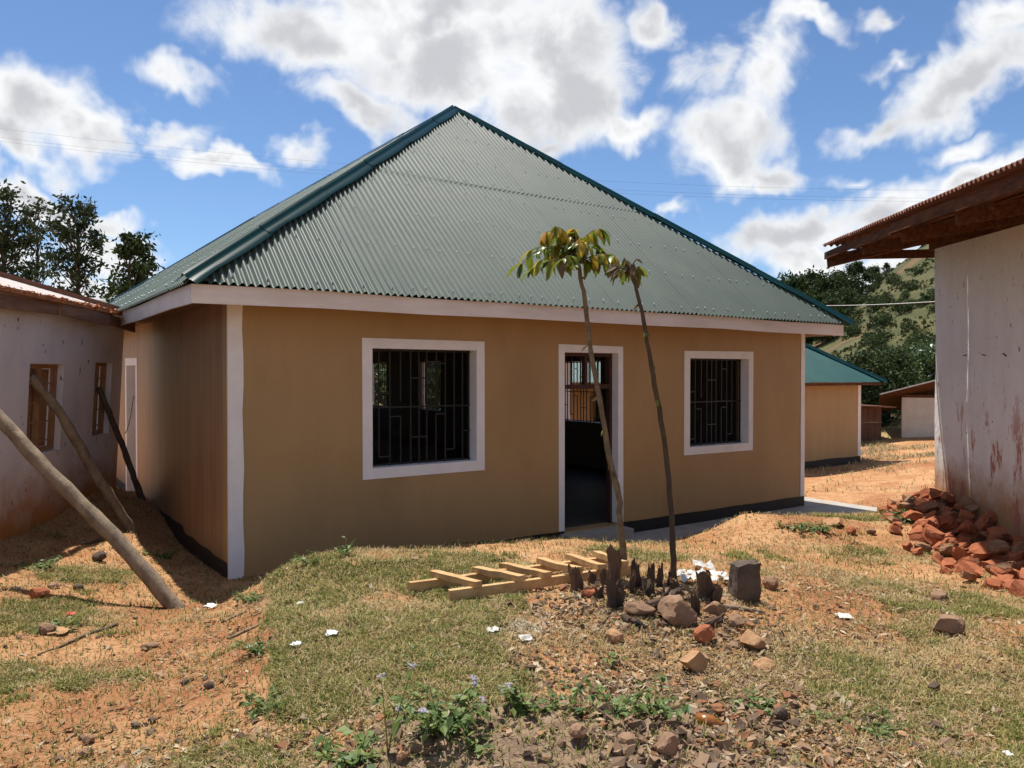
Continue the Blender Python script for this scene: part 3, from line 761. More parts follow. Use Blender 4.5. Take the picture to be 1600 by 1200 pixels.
# roof planes
EZ = 2.962; AP = (4.83, 3.71, 6.76)
ro = OV + .05
ex0, ex1, ey0, ey1 = -ro, HW + ro, -ro, HD + ro
rise = AP[2] - EZ
runF = AP[1] - ey0; runS = AP[0] - ex0
lenF = math.hypot(runF, rise); lenS = math.hypot(runS, rise)
upF = Vector((0, runF, rise)).normalized(); upL = Vector((runS, 0, rise)).normalized()
upR = Vector((-(ex1 - AP[0]), 0, rise)).normalized(); upB = Vector((0, -runF, rise)).normalized()
wF = ex1 - ex0
cut = 2.86
fr_hi = lambda u: max(0.0, lenF * min(u / runS, (wF - u) / (ex1 - AP[0])) - .07)
sheet_roof(house, (ex0, ey0, EZ), (1, 0, 0), upF, wF, fr_hi, M['roof'], .765, [(0, cut + .12), (cut, 99)], pitch=.085, amp=.020, nails=[.12, .95, 1.75, 2.55, 2.95, 3.6, 4.4, 5.1])
lD = ey1 - ey0
ls_hi = lambda u: max(0.0, min(lenS, lenS * min(u, lD - u) / runF) - .07)
sheet_roof(house, (ex0, ey0, EZ), (0, 1, 0), upL, lD, ls_hi, M['roof'], .765, [(0, 3.3), (3.2, 99)], pitch=.085, amp=.018, nails=[.12, 1.2, 2.3, 3.4, 4.6])
sheet_roof(house, (ex1, ey0, EZ), (0, 1, 0), upR, lD, ls_hi, M['roof'], 2.31)
sheet_roof(house, (ex0, ey1, EZ), (1, 0, 0), upB, wF, fr_hi, M['roof'], 2.31)
# ridge caps: rolled flashing, wings lapping both slopes
def caps(parent, a, b, n1, n2, w, m, piece=1.9, roll=.04, name='ridge_cap', flare=0.0):
    a, b = Vector(a), Vector(b); d = (b - a).normalized(); L_ = (b - a).length
    n1 = Vector(n1).normalized(); n2 = Vector(n2).normalized()
    w1 = n1.cross(d); w1 = w1 if w1.z < 0 else -w1
    w2 = n2.cross(d); w2 = w2 if w2.z < 0 else -w2
    w1.normalize(); w2.normalize(); up = (n1 + n2).normalized()
    k = int(math.ceil(L_ / piece)); s = 0.0
    for i in range(k):
        e = min(s + piece + .08, L_)
        mb = MB(); segs = 4; rows = []
        for q in range(segs + 1):
            t = s + (e - s) * q / segs
            c = a + d * t + up * (.012 + .006 * (i % 2))
            wob = .012 * math.sin(t * 4.3 + i)
            prof = [c + w1 * (w + wob) + n1 * (.012 + abs(wob)), c + w1 * (w * .5) + n1 * .028, c + w1 * .06 + n1 * .022,
                    c + w1 * .03 + up * (roll * .9), c + up * (roll * 1.45), c + w2 * .03 + up * (roll * .9),
                    c + w2 * .06 + n2 * .022, c + w2 * (w * .5) + n2 * .028, c + w2 * (w - wob) + n2 * (.012 + abs(wob))]
            rows.append(prof)
        vs = [p for r in rows for p in r]; m_ = len(rows[0]); fs = []
        for q in range(segs):
            for j in range(m_ - 1): fs.append((q * m_ + j, q * m_ + j + 1, (q + 1) * m_ + j + 1, (q + 1) * m_ + j))
        mb.add(vs, fs); mb.build(name, m, parent, True); s += piece
nF = Vector((0, -rise, runF)); nL = Vector((-rise, 0, runS)); nR = Vector((rise, 0, ex1 - AP[0])); nB = Vector((0, rise, runF))
RB = (AP[0], HD - AP[1], AP[2])
caps(house, (ex0 - .03, ey0 - .03, EZ + .01), AP, nL, nF, .135, M['teal'], 1.35)
caps(house, (ex1 + .06, ey0 - .05, EZ - .01), AP, nF, nR, .10, M['teal'], 1.9)
caps(house, AP, RB, nL, nR, .2, M['teal'])
caps(house, (ex0, ey1, EZ), RB, nL, nB, .2, M['teal'])
caps(house, (ex1, ey1, EZ), RB, nR, nB, .2, M['teal'], 3)

# concrete apron at the house's right front
ap = empty('concrete_apron', HA, TH, kind='structure', label='bare concrete apron along the right front of the tan house')
MB().box(DOOR[1] - .2, HW + .85, -1.15, -.009, -.42, -.17).build('slab', M['concrete'], ap)
MB().box(HW + .01, HW + .85, -.007, 10, -.42, -.172).build('slab', M['concrete'], ap)

# ------------------------------------------------------------------ second tan house
B2 = Vector((10.94, 24.4, 0))
h2 = empty('house', (B2.x, B2.y, 0), TH, label='smaller tan house with teal roof behind the big house', cat='house')
W2, D2_, Z0, EZ2 = 8.2, 8.0, -.45, 1.87
wall_panel(-W2, 0, -1.0, EZ2, .2, [], lambda u, d, z: Vector((u, d, z))).build('front_wall', M['tan'], h2)
wall_panel(.2, D2_, -1.0, EZ2, .2, [], lambda u, d, z: Vector((-d, u, z))).build('side_wall', M['tan'], h2)
wall_panel(.2, D2_, -1.0, EZ2, .2, [(2, 3.4, .6, 1.6)], lambda u, d, z: Vector((-W2 + d, u, z))).build('side_wall', M['tan'], h2)
strip(-W2, .008, -1.0, lambda u: Z0 + .01 * math.sin(u * 3), lambda u, d, z: Vector((u, d, z)), .008).build('plinth_band', M['black'], h2)
band(.008, -.15, Z0, EZ2 - .02, lambda u, d, z: Vector((u, d, z)), .011, wob=.003).build('corner_band', M['white'], h2)
MB().box(-W2 - .3, .3, -.3, D2_ + .3, EZ2 - .015, EZ2).build('ceiling', M['inner'], h2)
o2 = .5; w2_ = W2 + 2 * o2; run2 = 3.7; rs2 = w2_ / 2; rise2 = 2.75
l2F = math.hypot(run2, rise2); l2S = math.hypot(rs2, rise2)
ap2 = (-W2 / 2, -o2 + run2, EZ2 + rise2); rb2 = (-W2 / 2, D2_ + o2 - run2, EZ2 + rise2)
f2 = lambda u: max(0, l2F * min(u, w2_ - u) / rs2 - .05)
sheet_roof(h2, (-W2 - o2, -o2, EZ2), (1, 0, 0), (0, run2, rise2), w2_, f2, M['teal_roof'], .77)
d2t = D2_ + 2 * o2
s2 = lambda u: max(0, min(l2S, l2S * min(u, d2t - u) / run2) - .05)
sheet_roof(h2, (o2, -o2, EZ2), (0, 1, 0), (-rs2, 0, rise2), d2t, s2, M['teal_roof'], 2.31)
sheet_roof(h2, (-W2 - o2, -o2, EZ2), (0, 1, 0), (rs2, 0, rise2), d2t, s2, M['teal_roof'], 2.31)
sheet_roof(h2, (-W2 - o2, D2_ + o2, EZ2), (1, 0, 0), (0, -run2, rise2), w2_, f2, M['teal_roof'], 2.31)
MB().box(-W2 - o2 + .06, o2 - .06, -o2 + .05, -o2 + .08, EZ2 - .10, EZ2 - .02).build('eave_batten', M['old_wood'], h2)
caps(h2, (o2 + .03, -o2 - .03, EZ2), ap2, (0, -rise2, run2), (rise2, 0, rs2), .15, M['teal'])
caps(h2, ap2, rb2, (-rise2, 0, rs2), (rise2, 0, rs2), .15, M['teal'])

# ------------------------------------------------------------------ whitewashed building on the right
CR = Vector((6.25, 11.5, 0)); RX = Vector((-.145, -.99, 0)).normalized(); RY = Vector((.99, -.145, 0)).normalized()
rb = empty('building', CR, math.atan2(RX.y, RX.x), label='old whitewashed building with rusty overhanging roof beside the brick rubble', cat='building')
# local x towards the camera along the wall, local y = to the left of that (so -y points into the building's right)
def rl(x, y, z): return Vector((x, y, z))          # y measured to the right of the visible wall face
lt = 8.0
mb = MB(); nseg = 40; vs = []; 
top = lambda x: 4.12 - .058 * x + .05 * math.sin(x * 5.1) + .03 * math.sin(x * 13)
nx_ = 44; nz_ = 16
for i in range(nx_ + 1):
    x = lt * i / nx_
    for j in range(nz_ + 1):
        z = -.6 + (top(x) + .6) * j / nz_
        vs.append(rl(x, .010 * math.sin(x * 2.3 + z) + .008 * math.sin(z * 3.1), z))
fs = [(i * (nz_ + 1) + j, (i + 1) * (nz_ + 1) + j, (i + 1) * (nz_ + 1) + j + 1, i * (nz_ + 1) + j + 1) for i in range(nx_) for j in range(nz_)]
mb.add(vs, fs); mb.build('front_wall', M['wall_right'], rb, True)
MB().box(0.0, .3, .012, 5, -.6, 4.1, rl).build('end_wall', M['wall_right'], rb)
MB().box(.3, lt, .30, .32, -.6, 4.0, rl).build('inner_wall', M['inner'], rb)
ovL, ovF, sl_, fall = 1.50, .40, .27, .058
ez = lambda x: 4.08 - fall * (x + ovF)
# left slope: across = x, up-slope = +y
upv = Vector((0, 1, sl_)).normalized(); axv = Vector((1, 0, -fall)).normalized()
sheet_roof(rb, rl(-ovF, -ovL, 4.10), axv, upv, lt + 1.0, lambda u: min(4.5, max(0, u * 1.035 - .01)), M['rust'], .72, [(0, 2.4), (2.3, 99)], pitch=.09, amp=.02)
# far hip slope: across = y, up-slope = +x
sheet_roof(rb, rl(-ovF, -ovL, 4.10), (0, 1, 0), Vector((1, 0, sl_ - .03)).normalized(), 6.0, lambda u: max(0, u * 1.03 - .01), M['rust'], .72, pitch=.09, amp=.02)
# under-eave timbers
def timb(a, b, w, h, nm='eave_timber', m='old_wood'):
    mb = MB(); mb.bar(rl(*a), rl(*b), w, h); return mb.build(nm, M[m], rb)
def uz(x, y): return ez(x) + min(sl_ * (y + ovL), (sl_ - .03) * (x + ovF)) - .03
segs_x = [-.47, 1.15, 2.6, 4.4, 6.3, 8.2]
for i in range(len(segs_x) - 1):
    x0, x1 = segs_x[i] + .004, segs_x[i + 1] - .004
    dz = [-.02, -.035, -.015, -.03, -.02][i]
    timb((x0, -ovL + .06, uz(x0, -ovL + .06) - .07 + dz), (x1, -ovL + .06, uz(x1, -ovL + .06) - .075 + dz), .03, .105, 'fascia_board')
for (y, h) in ((-1.12, .12), (-.6, .12), (-.12, .14)):
    x0 = y + ovL - ovF + .0
    timb((max(x0, -.4), y, uz(max(x0, -.4), y) - h / 2 - .02), (8.3, y, uz(8.3, y) - h / 2 - .02), .07, h, 'purlin')
timb((-.42, -ovL + .10, uz(-.42, -ovL + .1) - .10), (-.42, 3.0, uz(-.42, 3) - .10), .03, .13, 'fascia_board')
for x in (1.25, 2.75, 4.25, 5.75, 7.25):
    timb((x, -ovL + .12, uz(x, -ovL) - .17), (x, .28, uz(x, -ovL) - .17 + .24), .05, .15, 'rafter')
timb((-.45, -ovL + .1, uz(-.45, -ovL + .1) - .19), (1.4, .3, uz(1.4, .3) - .26), .07, .16, 'hip_rafter')
timb((-.2, .04, 4.02), (8, .04, 3.62), .12, .12, 'wall_plate')
mb = MB()
for k in range(3):
    mb.bar(rl(1.1 + k * .55, -.005, 2.36 - k * .02), rl(1.16 + k * .55, -.07, 2.35), .012, .012)
mb.build('iron_hook', M['iron'], rb)

# ------------------------------------------------------------------ leaning building on the left
CL = Vector((-5.72, 11.2, 0)); LX = Vector((.127, -.992, 0)).normalized()
lb = empty('building', CL, math.atan2(LX.y, LX.x), label='leaning whitewashed building with patched windows, propped up by logs', cat='building')
LEAN = .055
def ll(x, d, z):            # x along the wall towards the camera, d into the building
    return Vector((x, -d + LEAN * (z - .4), z))
# local +y is to the left of +x; the building's inside lies at -y? -> check by sign below
LSIGN = 1.0 if (Matrix.Rotation(math.atan2(LX.y, LX.x), 3, 'Z') @ Vector((0, 1, 0))).x > 0 else -1.0
def ll(x, d, z): return Vector((x, LSIGN * (-d + LEAN * (z - .4)), z))
LO = [(1.88, 2.72, 1.20, 2.22), (.38, .95, 1.28, 2.26)]
wall_panel(0, 8.0, -.5, 2.9, .3, LO, ll).build('front_wall', M['wall_left'], lb)
wall_panel(.31, 6, -.5, 2.9, .3, [], lambda u, d, z: ll(d + .0, u, z)).build('end_wall', M['wall_left'], lb)
for (a, b, c, d) in LO:
    fr = MB(); e = .004
    for (x0, x1, z0, z1) in ((a + e, a + .05, c + e, d - e), (b - .05, b - e, c + e, d - e), (a + .05, b - .05, d - .05, d - e), (a + .05, b - .05, c + e, c + .05), ((a + b) / 2 - .02, (a + b) / 2 + .02, c + .05, d - .05)):
        fr.box(x0, x1, .07, .13, z0, z1, ll)
    wf = fr.build('window_frame', M['plank'], lb)
    n = 3
    for k in range(4):
        z = c + (k + .6) * (d - c) / 4.6
        MB().box(a + .05, b - .05, .06, .075, z - .008, z + .008, ll).build('window_bar', M['plank'], wf)
    for k in range(n):
        x0 = a + .05 + k * (b - a - .1) / n
        MB().box(x0 + .006, x0 + (b - a - .1) / n - .006,   .145 + .01 * (k % 2), .165 + .01 * (k % 2), c + .05 + .02 * k, d - .06, ll).build('shutter_plank', M['plank'], wf)
# eave boards, ragged rusty roof edge, roof
bx = [-.12, .95, 2.35, 3.7, 5.2, 8]
for i in range(5):
    x0, x1 = bx[i] + .005, bx[i + 1] - .005
    z0 = [2.78, 2.83, 2.85, 2.80, 2.86][i]; z1 = [2.84, 2.87, 2.82, 2.87, 2.87][i]
    mb = MB(); mb.bar(ll(x0, -.10 - .035 * (i % 2), z0), ll(x1, -.10 - .035 * (i % 2), z1), .03, .14 + .04 * (i % 2)); mb.build('eave_board', M['eave_board'], lb)
PR = lambda u, s: (ll(u - .15, -.16 + s * .95, 2.93 + s * .30), Vector((0, LSIGN * .3, .95)).normalized())
k = 0; u = 0.0
while u < 8:
    mb = corrugated(PR, u, min(u + .75, 8.1), lambda x: .07 + .05 * math.sin(x * 3.3), lambda x: min(3.2, max(.0, x * 1.0)), .076, .010, 6, .004 * (k % 2)); 
    if mb.f: mb.build('roof_sheet', M['pale_roof'], lb, True)
    u += .72; k += 1
mb = MB()
for k in range(700):
    x = random.uniform(-.1, 7.5); s = abs(random.gauss(0, .07)); r = random.uniform(.015, .05)
    p, n = PR(x + .15, s); p = p + n * random.uniform(.0, .025)
    q = [p + Vector((random.uniform(-1, 1), random.uniform(-1, 1), random.uniform(-.7, .7))) * r for _ in range(4)]
    mb.add(q, [(0, 1, 2), (0, 2, 3), (0, 3, 1), (1, 3, 2)])
mb.build('rust_flakes', M['tile_edge'], lb, kind='stuff')
mb = MB(); mb.bar(ll(-.1, -.13, 2.93), ll(7.8, -.13, 2.95), .06, .05); mb.build('roof_edge', M['tile_edge'], lb)
mb = MB(); mb.bar(PR(.0, .0)[0] + Vector((0, 0, .03)), PR(3.2, 3.2)[0] + Vector((0, 0, .05)), .12, .06); mb.build('ridge_cap', M['rust'], lb)
# far hip slope of that roof
mb = MB(); mb.add([ll(-.15, -.16, 2.94), ll(3.0, 2.85, 3.89), ll(3.0, 5.0, 3.89), ll(-.15, 6, 2.94)], [(0, 1, 2, 3)]); mb.build('hip_slope', M['pale_roof'], lb)

# ------------------------------------------------------------------ props
def pole(pts, radii, label, m='log'):
    n = 26; P_ = []; Rr = []
    for i in range(n + 1):
        t = i / n * (len(pts) - 1); k = min(int(t), len(pts) - 2); f = t - k
        p = Vector(pts[k]).lerp(Vector(pts[k + 1]), f)
        p = p + Vector((random.uniform(-1, 1), random.uniform(-1, 1), random.uniform(-1, 1))) * .005
        P_.append(p); Rr.append((radii[0] + (radii[1] - radii[0]) * i / n) * random.uniform(.92, 1.08))
    mb = MB(); mb.tube(P_, Rr, 12, True, .06)
    return mb.build('log_prop', M[m], None, True, label=label, cat='log', group='logs propping the leaning building')
p1 = G(287, 950)
w1 = lb.matrix_world
def lbw(x, d, z):
    q = ll(x, d, z); c_, s_ = math.cos(math.atan2(LX.y, LX.x)), math.sin(math.atan2(LX.y, LX.x))
    return Vector((CL.x + q.x * c_ - q.y * s_, CL.y + q.x * s_ + q.y * c_, q.z))
e1 = lbw(4.4, -.06, 2.25)
pole([p1 + Vector((.03, 0, -.12)), p1.lerp(e1, .3) + Vector((.05, 0, -.07)), p1.lerp(e1, .62) + Vector((0, 0, -.05)), e1], (.072, .052), 'thick pale log prop with its foot in the open ground nearest the camera')
p2 = G(216, 832); e2 = lbw(2.5, .1, 2.08)
pole([p2 + Vector((0, 0, -.1)), p2.lerp(e2, .45) + Vector((.0, 0, -.03)), p2.lerp(e2, .75) + Vector((.03, 0, .05)), e2], (.062, .05), 'middle dark log prop with its top inside the nearer window')
e3 = lbw(.75, .02, 1.92); p3 = lbw(.1, -.42, .25)
pole([p3, p3.lerp(e3, .5) + Vector((.02, 0, 0)), e3], (.045, .035), 'thin dark log prop under the farther window', 'dark_log')

# ------------------------------------------------------------------ stones and bricks
def rock_mesh(name, seed, sx, sy, sz, m, sub=2, cut=.75, flat=False):
    import bmesh
    rr = random.Random(seed)
    bm = bmesh.new(); bmesh.ops.create_icosphere(bm, subdivisions=sub, radius=1.0)
    planes = []
    for _ in range(9):
        d = Vector((rr.uniform(-1, 1), rr.uniform(-1, 1), rr.uniform(-1, 1))).normalized(); planes.append((d, rr.uniform(cut * .75, cut * 1.15)))
    for v in bm.verts:
        p = v.co.copy()
        for d, k in planes:
            q = p.dot(d)
            if q > k: p -= d * (q - k)
        p *= 1 + rr.uniform(-.05, .05)
        v.co = Vector((p.x * sx, p.y * sy, p.z * sz))
    zmin = min(v.co.z for v in bm.verts)
    for v in bm.verts: v.co.z -= zmin
    me = bpy.data.meshes.new(name); bm.to_mesh(me); bm.free(); me.materials.append(m)
    return me
def brick_mesh(seed, m):
    import bmesh
    rr = random.Random(seed)
    bm = bmesh.new(); bmesh.ops.create_cube(bm, size=2.0)
    bmesh.ops.subdivide_edges(bm, edges=bm.edges[:], cuts=2, use_grid_fill=True)
    lx, ly, lz = rr.uniform(.09, .14), rr.uniform(.065, .085), rr.uniform(.045, .065)
    planes = [(Vector((rr.choice((-1, 1)), rr.uniform(-.7, .7), rr.uniform(-.8, .8))).normalized(), rr.uniform(.55, .95)) for _ in range(3)]
    planes += [(Vector((rr.choice((-1, 1)), rr.choice((-1, 1)), rr.choice((-1, 0, 1)))).normalized(), rr.uniform(1.15, 1.35)) for _ in range(5)]
    for v in bm.verts:
        p = v.co.copy()
        for d, k in planes:
            q = p.dot(d)
            if q > k: p -= d * (q - k)
        v.co = Vector((p.x * lx + rr.uniform(-.008, .008), p.y * ly + rr.uniform(-.008, .008), p.z * lz + rr.uniform(-.007, .007)))
    me = bpy.data.meshes.new('brick_fragment'); bm.to_mesh(me); bm.free(); me.materials.append(m)
    return me
BR = [brick_mesh(s, M['brick'] if s % 4 else M['brick_brown']) for s in range(16)]
def rbw(x, y): return CR + RX * x + RY * y           # y<0: left of the wall
nb = 0
spots = []
for layer, (cnt, hmax) in enumerate(((84, 0), (50, .08), (26, .155), (7, .225))):
    tries = 0; k = 0
    while k < cnt and tries < 4000:
        tries += 1
        x = random.uniform(-.25, 5.0)
        wmax = .80 + .22 * min(x, 2.6)
        wmax *= (1, .72, .48, .28)[layer]
        y = -random.uniform(.07, max(.1, wmax))
        if layer == 3 and x > 3: continue
        if any((x - a) ** 2 + (y - b) ** 2 < (.175 ** 2) and l == layer for a, b, l in spots): continue
        spots.append((x, y, layer)); k += 1
        q = rbw(x, y)
        o = link_mesh('brick_fragment', BR[random.randrange(16)], None, label='broken red brick in the rubble heap against the whitewashed wall', cat='brick', group='brick rubble by the whitewashed wall')
        sc_ = random.uniform(.75, 1.15) * (.8 if layer == 0 and abs(y) > wmax * .8 else 1)
        o.location = (q.x, q.y, zg1(q.x, q.y) + .035 + hmax * .95 + random.uniform(-.015, .02))
        o.rotation_euler = (random.uniform(-.6, .6), random.uniform(-.6, .6), random.uniform(0, 6.3)); o.scale = (sc_, sc_, sc_)
def stone(px, py, wpx, hpx, m, label, seed, dy=1.0, cat='stone', cut=.75, rz=None, group=None, lean=0):
    p = G(px, py)
    s = p.y / F * .86
    me = rock_mesh('stone', seed, wpx * s * .56, wpx * s * .5 * dy, hpx * s * .62, M[m], 2 if wpx < 40 else 3, cut)
    o = link_mesh('stone', me, None, label=label, cat=cat, group=group)
    o.location = (p.x, p.y + wpx * s * .25 * dy, zg1(p.x, p.y + wpx * s * .25 * dy) - hpx * s * .10)
    o.rotation_euler = (lean, 0, rz if rz is not None else random.uniform(-.4, .4))
    return o
stone(1486, 994, 54, 34, 'rock', 'rounded brown stone lying alone on the path at right', 11)
stone(1468, 941, 34, 18, 'rock', 'small dark brown stone just in front of the brick heap', 12)
stone(1086, 1056, 50, 42, 'rock_orange', 'angular orange stone low in the rubble below the burnt stumps', 13, cut=.62)
stone(1176, 1018, 52, 36, 'rock_orange', 'orange stone to the right of the burnt stumps', 14, cut=.62)
stone(1108, 1012, 46, 30, 'brick', 'red brown brick lump between the two orange stones', 15, cut=.6)
stone(1205, 924, 30, 22, 'rock', 'small reddish stone behind the upright stone block', 16)
stone(1308, 824, 42, 18, 'rock_orange', 'flat brown block at the edge of the concrete apron', 17, cut=.55)
stone(1331, 837, 18, 14, 'brick', 'small red brick piece in front of the concrete apron', 18)
stone(1362, 836, 18, 10, 'rock', 'small brown stone right of the red brick piece', 19)
stone(1222, 1132, 24, 26, 'rock_dark', 'dark upright stone in the gravel at lower right', 20)
stone(1195, 1050, 40, 22, 'rock_orange', 'pale flat orange stone at the edge of the grass', 21)
stone(1000, 968, 52, 22, 'rock', 'long flat stone under the burnt stumps', 22, .6)
stone(1062, 985, 70, 48, 'rock', 'large rounded brown boulder among the burnt stumps', 23)
stone(925, 935, 36, 18, 'brick', 'flat reddish clod left of the tall burnt stump', 24)
stone(1120, 965, 40, 24, 'rock', 'brown stone leaning on the wide burnt stump', 25)
stone(1150, 985, 34, 20, 'rock', 'brown stone right of the wide burnt stump', 26)
stone(70, 994, 30, 22, 'rock', 'reddish stone in the grass at far left', 27)
stone(56, 938, 38, 22, 'brick', 'flat red brown stone in the grass by the shaded corner', 28, .7)
stone(82, 920, 20, 10, 'rock', 'small flat stone behind the red brown stone', 29)
stone(120, 922, 18, 12, 'rock_dark', 'small dark stone on the shaded soil at left', 30)
stone(152, 878, 24, 16, 'rock_dark', 'dark stone on the sunlit soil between the two log props', 31)
stone(135, 1166, 22, 16, 'rock', 'reddish stone in the bare path at lower left', 32)
stone(210, 1142, 20, 10, 'rock_dark', 'flat dark stone on the bare path', 33)
stone(236, 1134, 14, 11, 'rock_dark', 'small dark cube shaped stone on the bare path', 34)
stone(128, 1190, 18, 14, 'rock', 'small stone at the lower left edge of the path', 35)
stone(288, 1072, 15, 11, 'rock_dark', 'small dark stone on the middle of the path', 36)
stone(325, 1080, 26, 12, 'rock_dark', 'dark flat stone at the path\'s edge', 37, .6)
stone(232, 1018, 34, 12, 'rock', 'grey flat stone in the dry grass by the path', 38, .5)
stone(960, 1010, 34, 26, 'rock_orange', 'small orange stone under the long flat stone', 39)
stone(1045, 1185, 44, 34, 'rock', 'large gravel stone on the soil heap at the bottom edge', 40)
stone(905, 1165, 34, 24, 'rock', 'grey brown stone on the right of the soil heap', 41)
stone(630, 1196, 26, 22, 'rock_orange', 'orange stone at the left foot of the soil heap', 42)
stone(980, 1172, 36, 24, 'rock', 'pale brown stone on top of the gravel slope', 43)
stone(1332, 1098, 16, 14, 'rock_orange', 'small pale stone on the turf at lower right', 44)
stone(1562, 1118, 16, 12, 'rock', 'small stone at the right edge of the turf', 45)
stone(1412, 1160, 24, 12, 'rock_orange', 'flat pale stone in the turf near the bottom right', 46)
# upright stone block
p = G(1168, 946)
import bmesh
bm = bmesh.new(); bmesh.ops.create_cube(bm, size=1.0); bmesh.ops.subdivide_edges(bm, edges=bm.edges[:], cuts=4, use_grid_fill=True)
rr = random.Random(4)
for v in bm.verts:
    q = v.co; r = 1 - .42 * max(0, (q.length - .62))
    v.co = Vector((q.x * .20 * (1 - .06 * (q.z + .5)) * r + rr.uniform(-.009, .009), q.y * .15 * r + rr.uniform(-.009, .009), (q.z + .5) * .33 * (1 - .02 * abs(q.x) * 4) + .03 * q.x * (q.z > .3) + rr.uniform(-.009, .009)))
me = bpy.data.meshes.new('stone_block'); bm.to_mesh(me); bm.free(); me.materials.append(M['rock_dark'])
blk = link_mesh('stone_block', me, None, label='upright dark square stone block right of the burnt stumps', cat='stone')
blk.location = (p.x, p.y + .1, zg1(p.x, p.y + .1) - .04); blk.rotation_euler = (0, R(3), R(8))

# ------------------------------------------------------------------ burnt stumps
def stump(px, py, topy, wpx, seed, label, lean=0.0, m='char', depthf=.7, lowc=.55):
    rr = random.Random(seed); p = G(px, py); s = p.y / F; h = (py - topy) * s; w = wpx * s / 2
    n = 12; vs = []; fs = []; lv = 6
    prof = [(math.cos(2 * math.pi * k / n) * rr.uniform(.75, 1.1), math.sin(2 * math.pi * k / n) * depthf * rr.uniform(.75, 1.1)) for k in range(n)]
    crown = [rr.uniform(lowc, 1.0) for k in range(n)]
    mid = rr.randrange(n); crown[mid] = 1.05; crown[(mid + 1) % n] = .95
    for j in range(lv):
        t = j / (lv - 1)
        for k in range(n):
            fl = 1.25 - .35 * min(1, t * 2.5) - .28 * max(0, t - .55)
            vs.append((prof[k][0] * w * fl + lean * h * t + rr.uniform(-.13, .13) * w + .12 * w * math.sin(j * 1.7 + seed), prof[k][1] * w * fl + rr.uniform(-.13, .13) * w, -.06 + (h * crown[k] + .06) * t))
    vs.append((lean * h * .6, 0, h * .55))
    for j in range(lv - 1):
        for k in range(n): fs.append((j * n + k, j * n + (k + 1) % n, (j + 1) * n + (k + 1) % n, (j + 1) * n + k))
    for k in range(n): fs.append(((lv - 1) * n + k, (lv - 1) * n + (k + 1) % n, len(vs) - 1))
    mb = MB(); mb.add(vs, fs)
    o = mb.build('tree_stump', M[m], None, False, label=label, cat='stump', group='burnt stumps around the saplings')
    o.location = (p.x, p.y + w * .5, zg1(p.x, p.y + w * .5)); return o
M['stump_brown'] = pmat('split_stump_wood', (0.17, 0.095, 0.052), (0.085, 0.05, 0.032), 9, 0.9, 0.012, 24, (1, 1, .2), c3=(0.035, 0.025, 0.02), s3=4, t3=(0.5, 0.7))
stump(961, 928, 853, 27, 1, 'tallest burnt stump standing beside the left sapling', -.02, 'stump_brown', .75, .84)
stump(963, 955, 907, 32, 2, 'black hollow stump in front of the tallest stump', -.05)
stump(906, 926, 884, 22, 3, 'small pointed brown stump at the end of the ladder', -.2, 'stump_brown')
stump(926, 915, 893, 18, 4, 'low rounded stump right of the pointed brown one', 0, 'stump_brown')
stump(998, 922, 876, 15, 5, 'narrow black pointed stump right of the left sapling', -.12)
stump(1014, 924, 877, 13, 6, 'thin black stump second to the right of the left sapling', .1)
stump(1031, 920, 880, 12, 7, 'thin charred stake left of the right sapling', .02)
stump(1045, 920, 892, 9, 8, 'smallest charred stake touching the right sapling', .1)
stump(1103, 938, 895, 34, 9, 'wide flat topped burnt stump below the white rubbish', 0, 'stump_brown', .7, .85)
stump(1087, 962, 925, 17, 10, 'small black stump in front of the wide stump', 0)
stump(1037, 940, 920, 14, 12, 'low burnt stub on the ash mound', .2)
stump(948, 915, 890, 14, 13, 'short brown stub left of the tallest stump', -.25, 'stump_brown')

rs = random.Random(77)
for k, (px, py, h_, w_, lb_) in enumerate(((983, 930, 34, 14, 'short split stub just right of the left sapling'), (972, 938, 30, 20, 'blackened stub against the hollow stump'), (1008, 936, 26, 18, 'squat burnt stub in front of the narrow black stump'),
                                   (1022, 930, 30, 10, 'thin leaning charred splinter among the middle stumps'), (1060, 928, 24, 16, 'burnt stub right of the right sapling'), (1090, 935, 38, 16, 'brown split piece leaning on the wide stump'),
                                   (1118, 945, 26, 18, 'low burnt stub at the right foot of the wide stump'), (940, 938, 22, 18, 'low brown stub left of the hollow stump'))):
    stump(px, py, py - h_, w_, 200 + k, lb_, rs.uniform(-.35, .35), rs.choice(('char', 'stump_brown')), .8, .45)
for k, (a, b, r, lb_) in enumerate((((1010, 958), (1068, 945), .030, 'charred root crossing in front of the small stumps'), ((975, 975), (1010, 990), .022, 'short charred root below the black hollow stump'),
                                  ((1125, 975), (1085, 992), .022, 'charred root right of the large boulder'), ((1060, 930), (1040, 950), .026, 'burnt root on the ash between the saplings'))):
    A, B_ = G(*a), G(*b); c = A.lerp(B_, .5); mb = MB()
    mb.tube([Vector((q.x - c.x, q.y - c.y + random.uniform(-.02, .02), zg1(q.x, q.y) - c.z + r * .7 + random.uniform(0, .02))) for q in [A.lerp(B_, t) for t in (0, .2, .4, .6, .8, 1)]], [r * f for f in (1.1, 1.2, .9, 1, .7, .4)], 8, True, .15)
    o = mb.build('burnt_root', M['char'], None, False, label=lb_, cat='root', group='burnt roots among the stumps'); o.location = c
